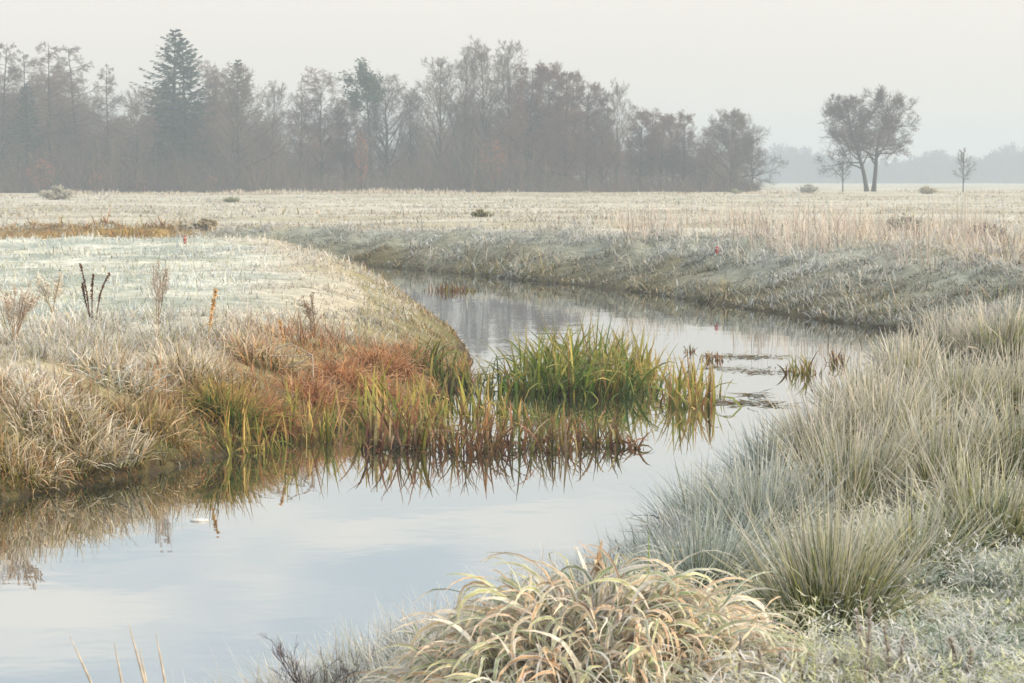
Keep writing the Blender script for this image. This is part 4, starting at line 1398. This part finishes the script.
kinds = [('alder', 0), ('alder', 1), ('alder', 2), ('tall', 0), ('tall', 1), ('birch', 0), ('birch', 1), ('broad', 0), ('broad', 2)]
for i in range(115):
    px = -50 + 790 * ((i + rng.uniform(0, 1)) / 115)
    row = i % 3
    yt = np.interp(px, SKYX, SKYY) + rng.uniform(34, 85) - row * 5
    kd, v = kinds[rng.integers(len(kinds))]
    put(kd, v, px, min(yt, 152), 330 + 22 * row + rng.uniform(-8, 8), 'grey brown trunk and twigs dimly seen deep inside the misty wood, behind its front row', rng.uniform(0, 6.28), 1.3, 'dim trees deep in the wood')

# undergrowth of the wood
b = Bag()
n = 75000
px = rng.uniform(-60, 758, n)
dist = rng.uniform(300, 345, n)
x = (px - CX) / FPX * dist
h = rng.uniform(0.1, 1.0, n) ** 1.8 * 7.5 * (0.4 + fbm(x, dist * 0, 9, 3, 7))
h *= (1 - 0.75 * sstep(700, 758, px)) * (0.55 + 1.1 * sstep(0.35, 0.65, fbm(x, dist * 0 + 3, 22, 3, 8)))
c = pick(rng, n, [(np.array((0.13, 0.095, 0.075)), 4), (np.array((0.20, 0.12, 0.08)), 1.2), (np.array((0.08, 0.07, 0.06)), 3)])
blades(b, np.stack([x, dist, field(x, dist)[0] - 0.05], 1), L=h, W=rng.uniform(0.02, 0.06, n), az=rng.uniform(0, 2 * PI, n), lean=rng.uniform(0, 0.9, n), curl=rng.uniform(-0.4, 1.2, n), C0=c, C1=c, nseg=3, twist=rng.normal(0, 1, n), jig=0.5, rng=rng)
tag(b.build('undergrowth', M_TWIG), 'brown tangled undergrowth along the foot of the wood', 'undergrowth', kind='stuff')

# young beeches still holding copper leaves
for i, (px, yt, w, lab) in enumerate([(42, 158, 30, 'low copper leaved beech at the foot of the larches'), (97, 172, 16, 'tiny copper leaved beech left of the dark spruce foot'), (143, 178, 14, 'tiny copper leaved beech below the dark spruce'), (212, 176, 14, 'low copper leaved beech below the slim fir'), (492, 135, 30, 'copper leaved beech under the tallest bare tree in the centre'), (362, 128, 14, 'reddish leaved young tree left of the pine trunk')]):
    d = 303.0
    x = (px - CX) / FPX * d
    z = gz(x, d)
    H = 2.6 + (180 - yt) / FPX * d - z
    r = np.random.default_rng(700 + i)
    root = make_tree('sapling', 720 + i, H, lab, 'copper leaved young beeches', 'beech_tree', loc=(x, d, z))
    lb = Bag()
    m = 1500
    q = nrm(r.normal(0, 1, (m, 3))) * r.uniform(0.3, 1, (m, 1)) ** 0.4
    q = q * np.array([w / 2 / 8, w / 2 / 8, H * 0.42]) + np.array([0, 0, H * 0.56])
    q = q[fbm(q[:, 0] * 3 + 40, q[:, 2] * 3, 1.5, 3, i) > 0.42]
    leafquads(lb, q, r.uniform(0.06, 0.13, len(q)), pick(r, len(q), [(np.array((0.36, 0.13, 0.04)), 3), (np.array((0.24, 0.10, 0.04)), 2)]), r)
    lb.build('leaves', M_NEEDLE, root)

# the lone pair and the saplings
d = 300.0
x0 = (866 - CX) / FPX * d
z0 = gz(x0, d)
m = d / FPX
mk = lambda pts, y=0.0: [((a - pts[0][0]) * m, y + 0.1 * i * (1 if y == 0 else -1), (pts[0][1] - b_) * m) for i, (a, b_) in enumerate(pts)]
make_tree('gnarl', 801, 12.0, 'left tree of the lone pair in the field, its trunk leaning left', 'lone pair in the field', 'alder_tree', pts=mk([(868, 194), (865, 176), (860, 158), (854, 140), (851, 126), (849, 114), (848, 106)]), loc=(x0, d, z0), tint=(0.10, 0.07, 0.06))
x1 = (874 - CX) / FPX * d
make_tree('gnarl', 807, 12.5, 'right tree of the lone pair in the field, upright with the taller crown', 'lone pair in the field', 'alder_tree', pts=mk([(874, 194), (876, 172), (877, 155), (880, 140), (885, 126), (887, 114), (888, 104)]), loc=(x1, d + 1, gz(x1, d + 1)), tint=(0.10, 0.07, 0.06))
for i, (px, yt, dd, lab) in enumerate([(842, 150, 304, 'small bare sapling under the left side of the lone pair'), (962, 152, 290, 'small bare sapling alone to the right of the lone pair')]):
    x = (px - CX) / FPX * dd
    z = gz(x, dd)
    make_tree('sapling', 820 + i, 2.6 + (180 - yt) / FPX * dd - z, lab, 'saplings round the lone pair', 'bare_sapling', loc=(x, dd, z), tint=(0.11, 0.08, 0.07))

SHR = [(57, 196, 190, 13, (0.45, 0.38, 0.33), 'pale pinkish shrub in front of the wood at the far left'),
       (232, 202, 170, 6, (0.26, 0.28, 0.18), 'small green shrub in the far field below the slim fir'),
       (207, 226, 84, 11, (0.38, 0.34, 0.25), 'brownish bush on the bank top above the red marker post'),
       (480, 220, 95, 8, (0.24, 0.24, 0.13), 'small olive bush in the far field in the middle'),
       (735, 190, 270, 5, (0.26, 0.26, 0.16), 'low green scrub below the rounded tree'),
       (808, 191, 280, 8, (0.42, 0.40, 0.34), 'pale scrub left of the lone pair'),
       (925, 190, 275, 7, (0.40, 0.34, 0.22), 'yellowish scrub right of the lone pair'),
       (905, 222, 75, 15, (0.48, 0.40, 0.35), 'tan shrubby weed on the far bank at the right'),
       (985, 228, 62, 16, (0.42, 0.35, 0.31), 'brown grey shrubby weed on the far bank near the right edge')]
for i, (px, py, d, hp, col, lab) in enumerate(SHR):
    x = (px - CX) / FPX * d
    z = gz(x, d)
    H = hp * 1.35 / FPX * d
    col = tuple(min(0.62, 1.5 * q + 0.04) for q in col)
    r = np.random.default_rng(850 + i)
    o = make_tree('shrub', 860 + i, H, lab, None, 'bush', loc=(x, d, z), tint=col)
    o['category'] = 'bush'

# field gate at the edge of the wood
d = 300.0
x = (385 - CX) / FPX * d
g = empty('field_gate', (x, d, gz(x, d)))
tag(g, 'low wooden rail gate at the edge of the wood below the pine', 'gate')


def boxv(b, c, s, col):
    v = np.array([(sx, sy, sz) for sz in (-1, 1) for sy in (-1, 1) for sx in (-1, 1)], float) * np.array(s) / 2 + np.array(c)
    b.add(v, [(0, 2, 3, 1), (4, 5, 7, 6), (0, 1, 5, 4), (2, 6, 7, 3), (0, 4, 6, 2), (1, 3, 7, 5)], col)


for zz in (0.55, 0.95, 1.35):
    b = Bag()
    boxv(b, (0, 0, zz), (4.2, 0.06, 0.09), (0.13, 0.12, 0.11))
    b.build('rail', M_BARK, g, smooth=False)
for xx in (-2.15, 2.15):
    b = Bag()
    boxv(b, (xx, 0, 0.7), (0.16, 0.16, 1.7), (0.12, 0.11, 0.10))
    b.build('post', M_BARK, g, smooth=False)

# distant tree line
b = Bag()
for i in range(95):
    r = np.random.default_rng(1200 + i)
    px = 760 + 300 * (i + r.uniform(0, 1)) / 95
    yt = np.interp(px, [760, 780, 800, 830, 860, 905, 930, 965, 985, 1010, 1060], [158, 148, 150, 156, 162, 160, 152, 160, 153, 149, 146]) + r.uniform(-2, 9)
    d = r.uniform(1060, 1160)
    x = (px - CX) / FPX * d
    z = gz(x, d)
    H = 2.6 + (180 - yt) / FPX * d - z
    T = trunk_line(r, H * 0.95, 8)
    T[0] += (x, d, z)
    rad = np.linspace(0.28, 0.05, 8)[None]
    tubes(b, T, rad, 4, BARKC)
    P1, r1 = spawn(r, T, rad, 26, 0.02, 1.0, (0.9, 0.2), lambda t: 0.46 * (1.15 - 0.8 * t), 4, 0.4, 0.12, 0.5, 0.07)
    tubes(b, P1, r1, 3, BARKC)
    P2, r2 = spawn(r, P1, r1, 7, 0.1, 1.0, (0.8, 0.2), lambda t: 0.5 + 0 * t, 3, 0.2, 0.12, 0.6, 0.05)
    tubes(b, P2, np.maximum(r2, 0.05), 3, (0.10, 0.085, 0.075))
    P3, r3 = spawn(r, P2, r2, 5, 0.1, 1.0, (0.8, 0.2), lambda t: 0.6 + 0 * t, 2, 0.2, 0.12, 0.6, 0.05)
    tubes(b, P3, np.maximum(r3, 0.08), 3, (0.10, 0.085, 0.075))
r = np.random.default_rng(1300)
n = 9000
px, d = r.uniform(758, 1064, n), r.uniform(1055, 1120, n)
x = (px - CX) / FPX * d
blades(b, np.stack([x, d, field(x, d)[0]], 1), L=r.uniform(0, 1, n) ** 1.3 * 9, W=r.uniform(0.06, 0.16, n), az=r.uniform(0, 2 * PI, n), lean=r.uniform(0, 0.7, n), curl=r.uniform(-0.2, 0.9, n), C0=(0.10, 0.085, 0.075), C1=(0.10, 0.085, 0.075), nseg=3, jig=0.4, rng=r)
tag(b.build('distant_wood', M_TWIG), 'far line of trees faded blue grey in the mist at the right', 'wood', kind='stuff')
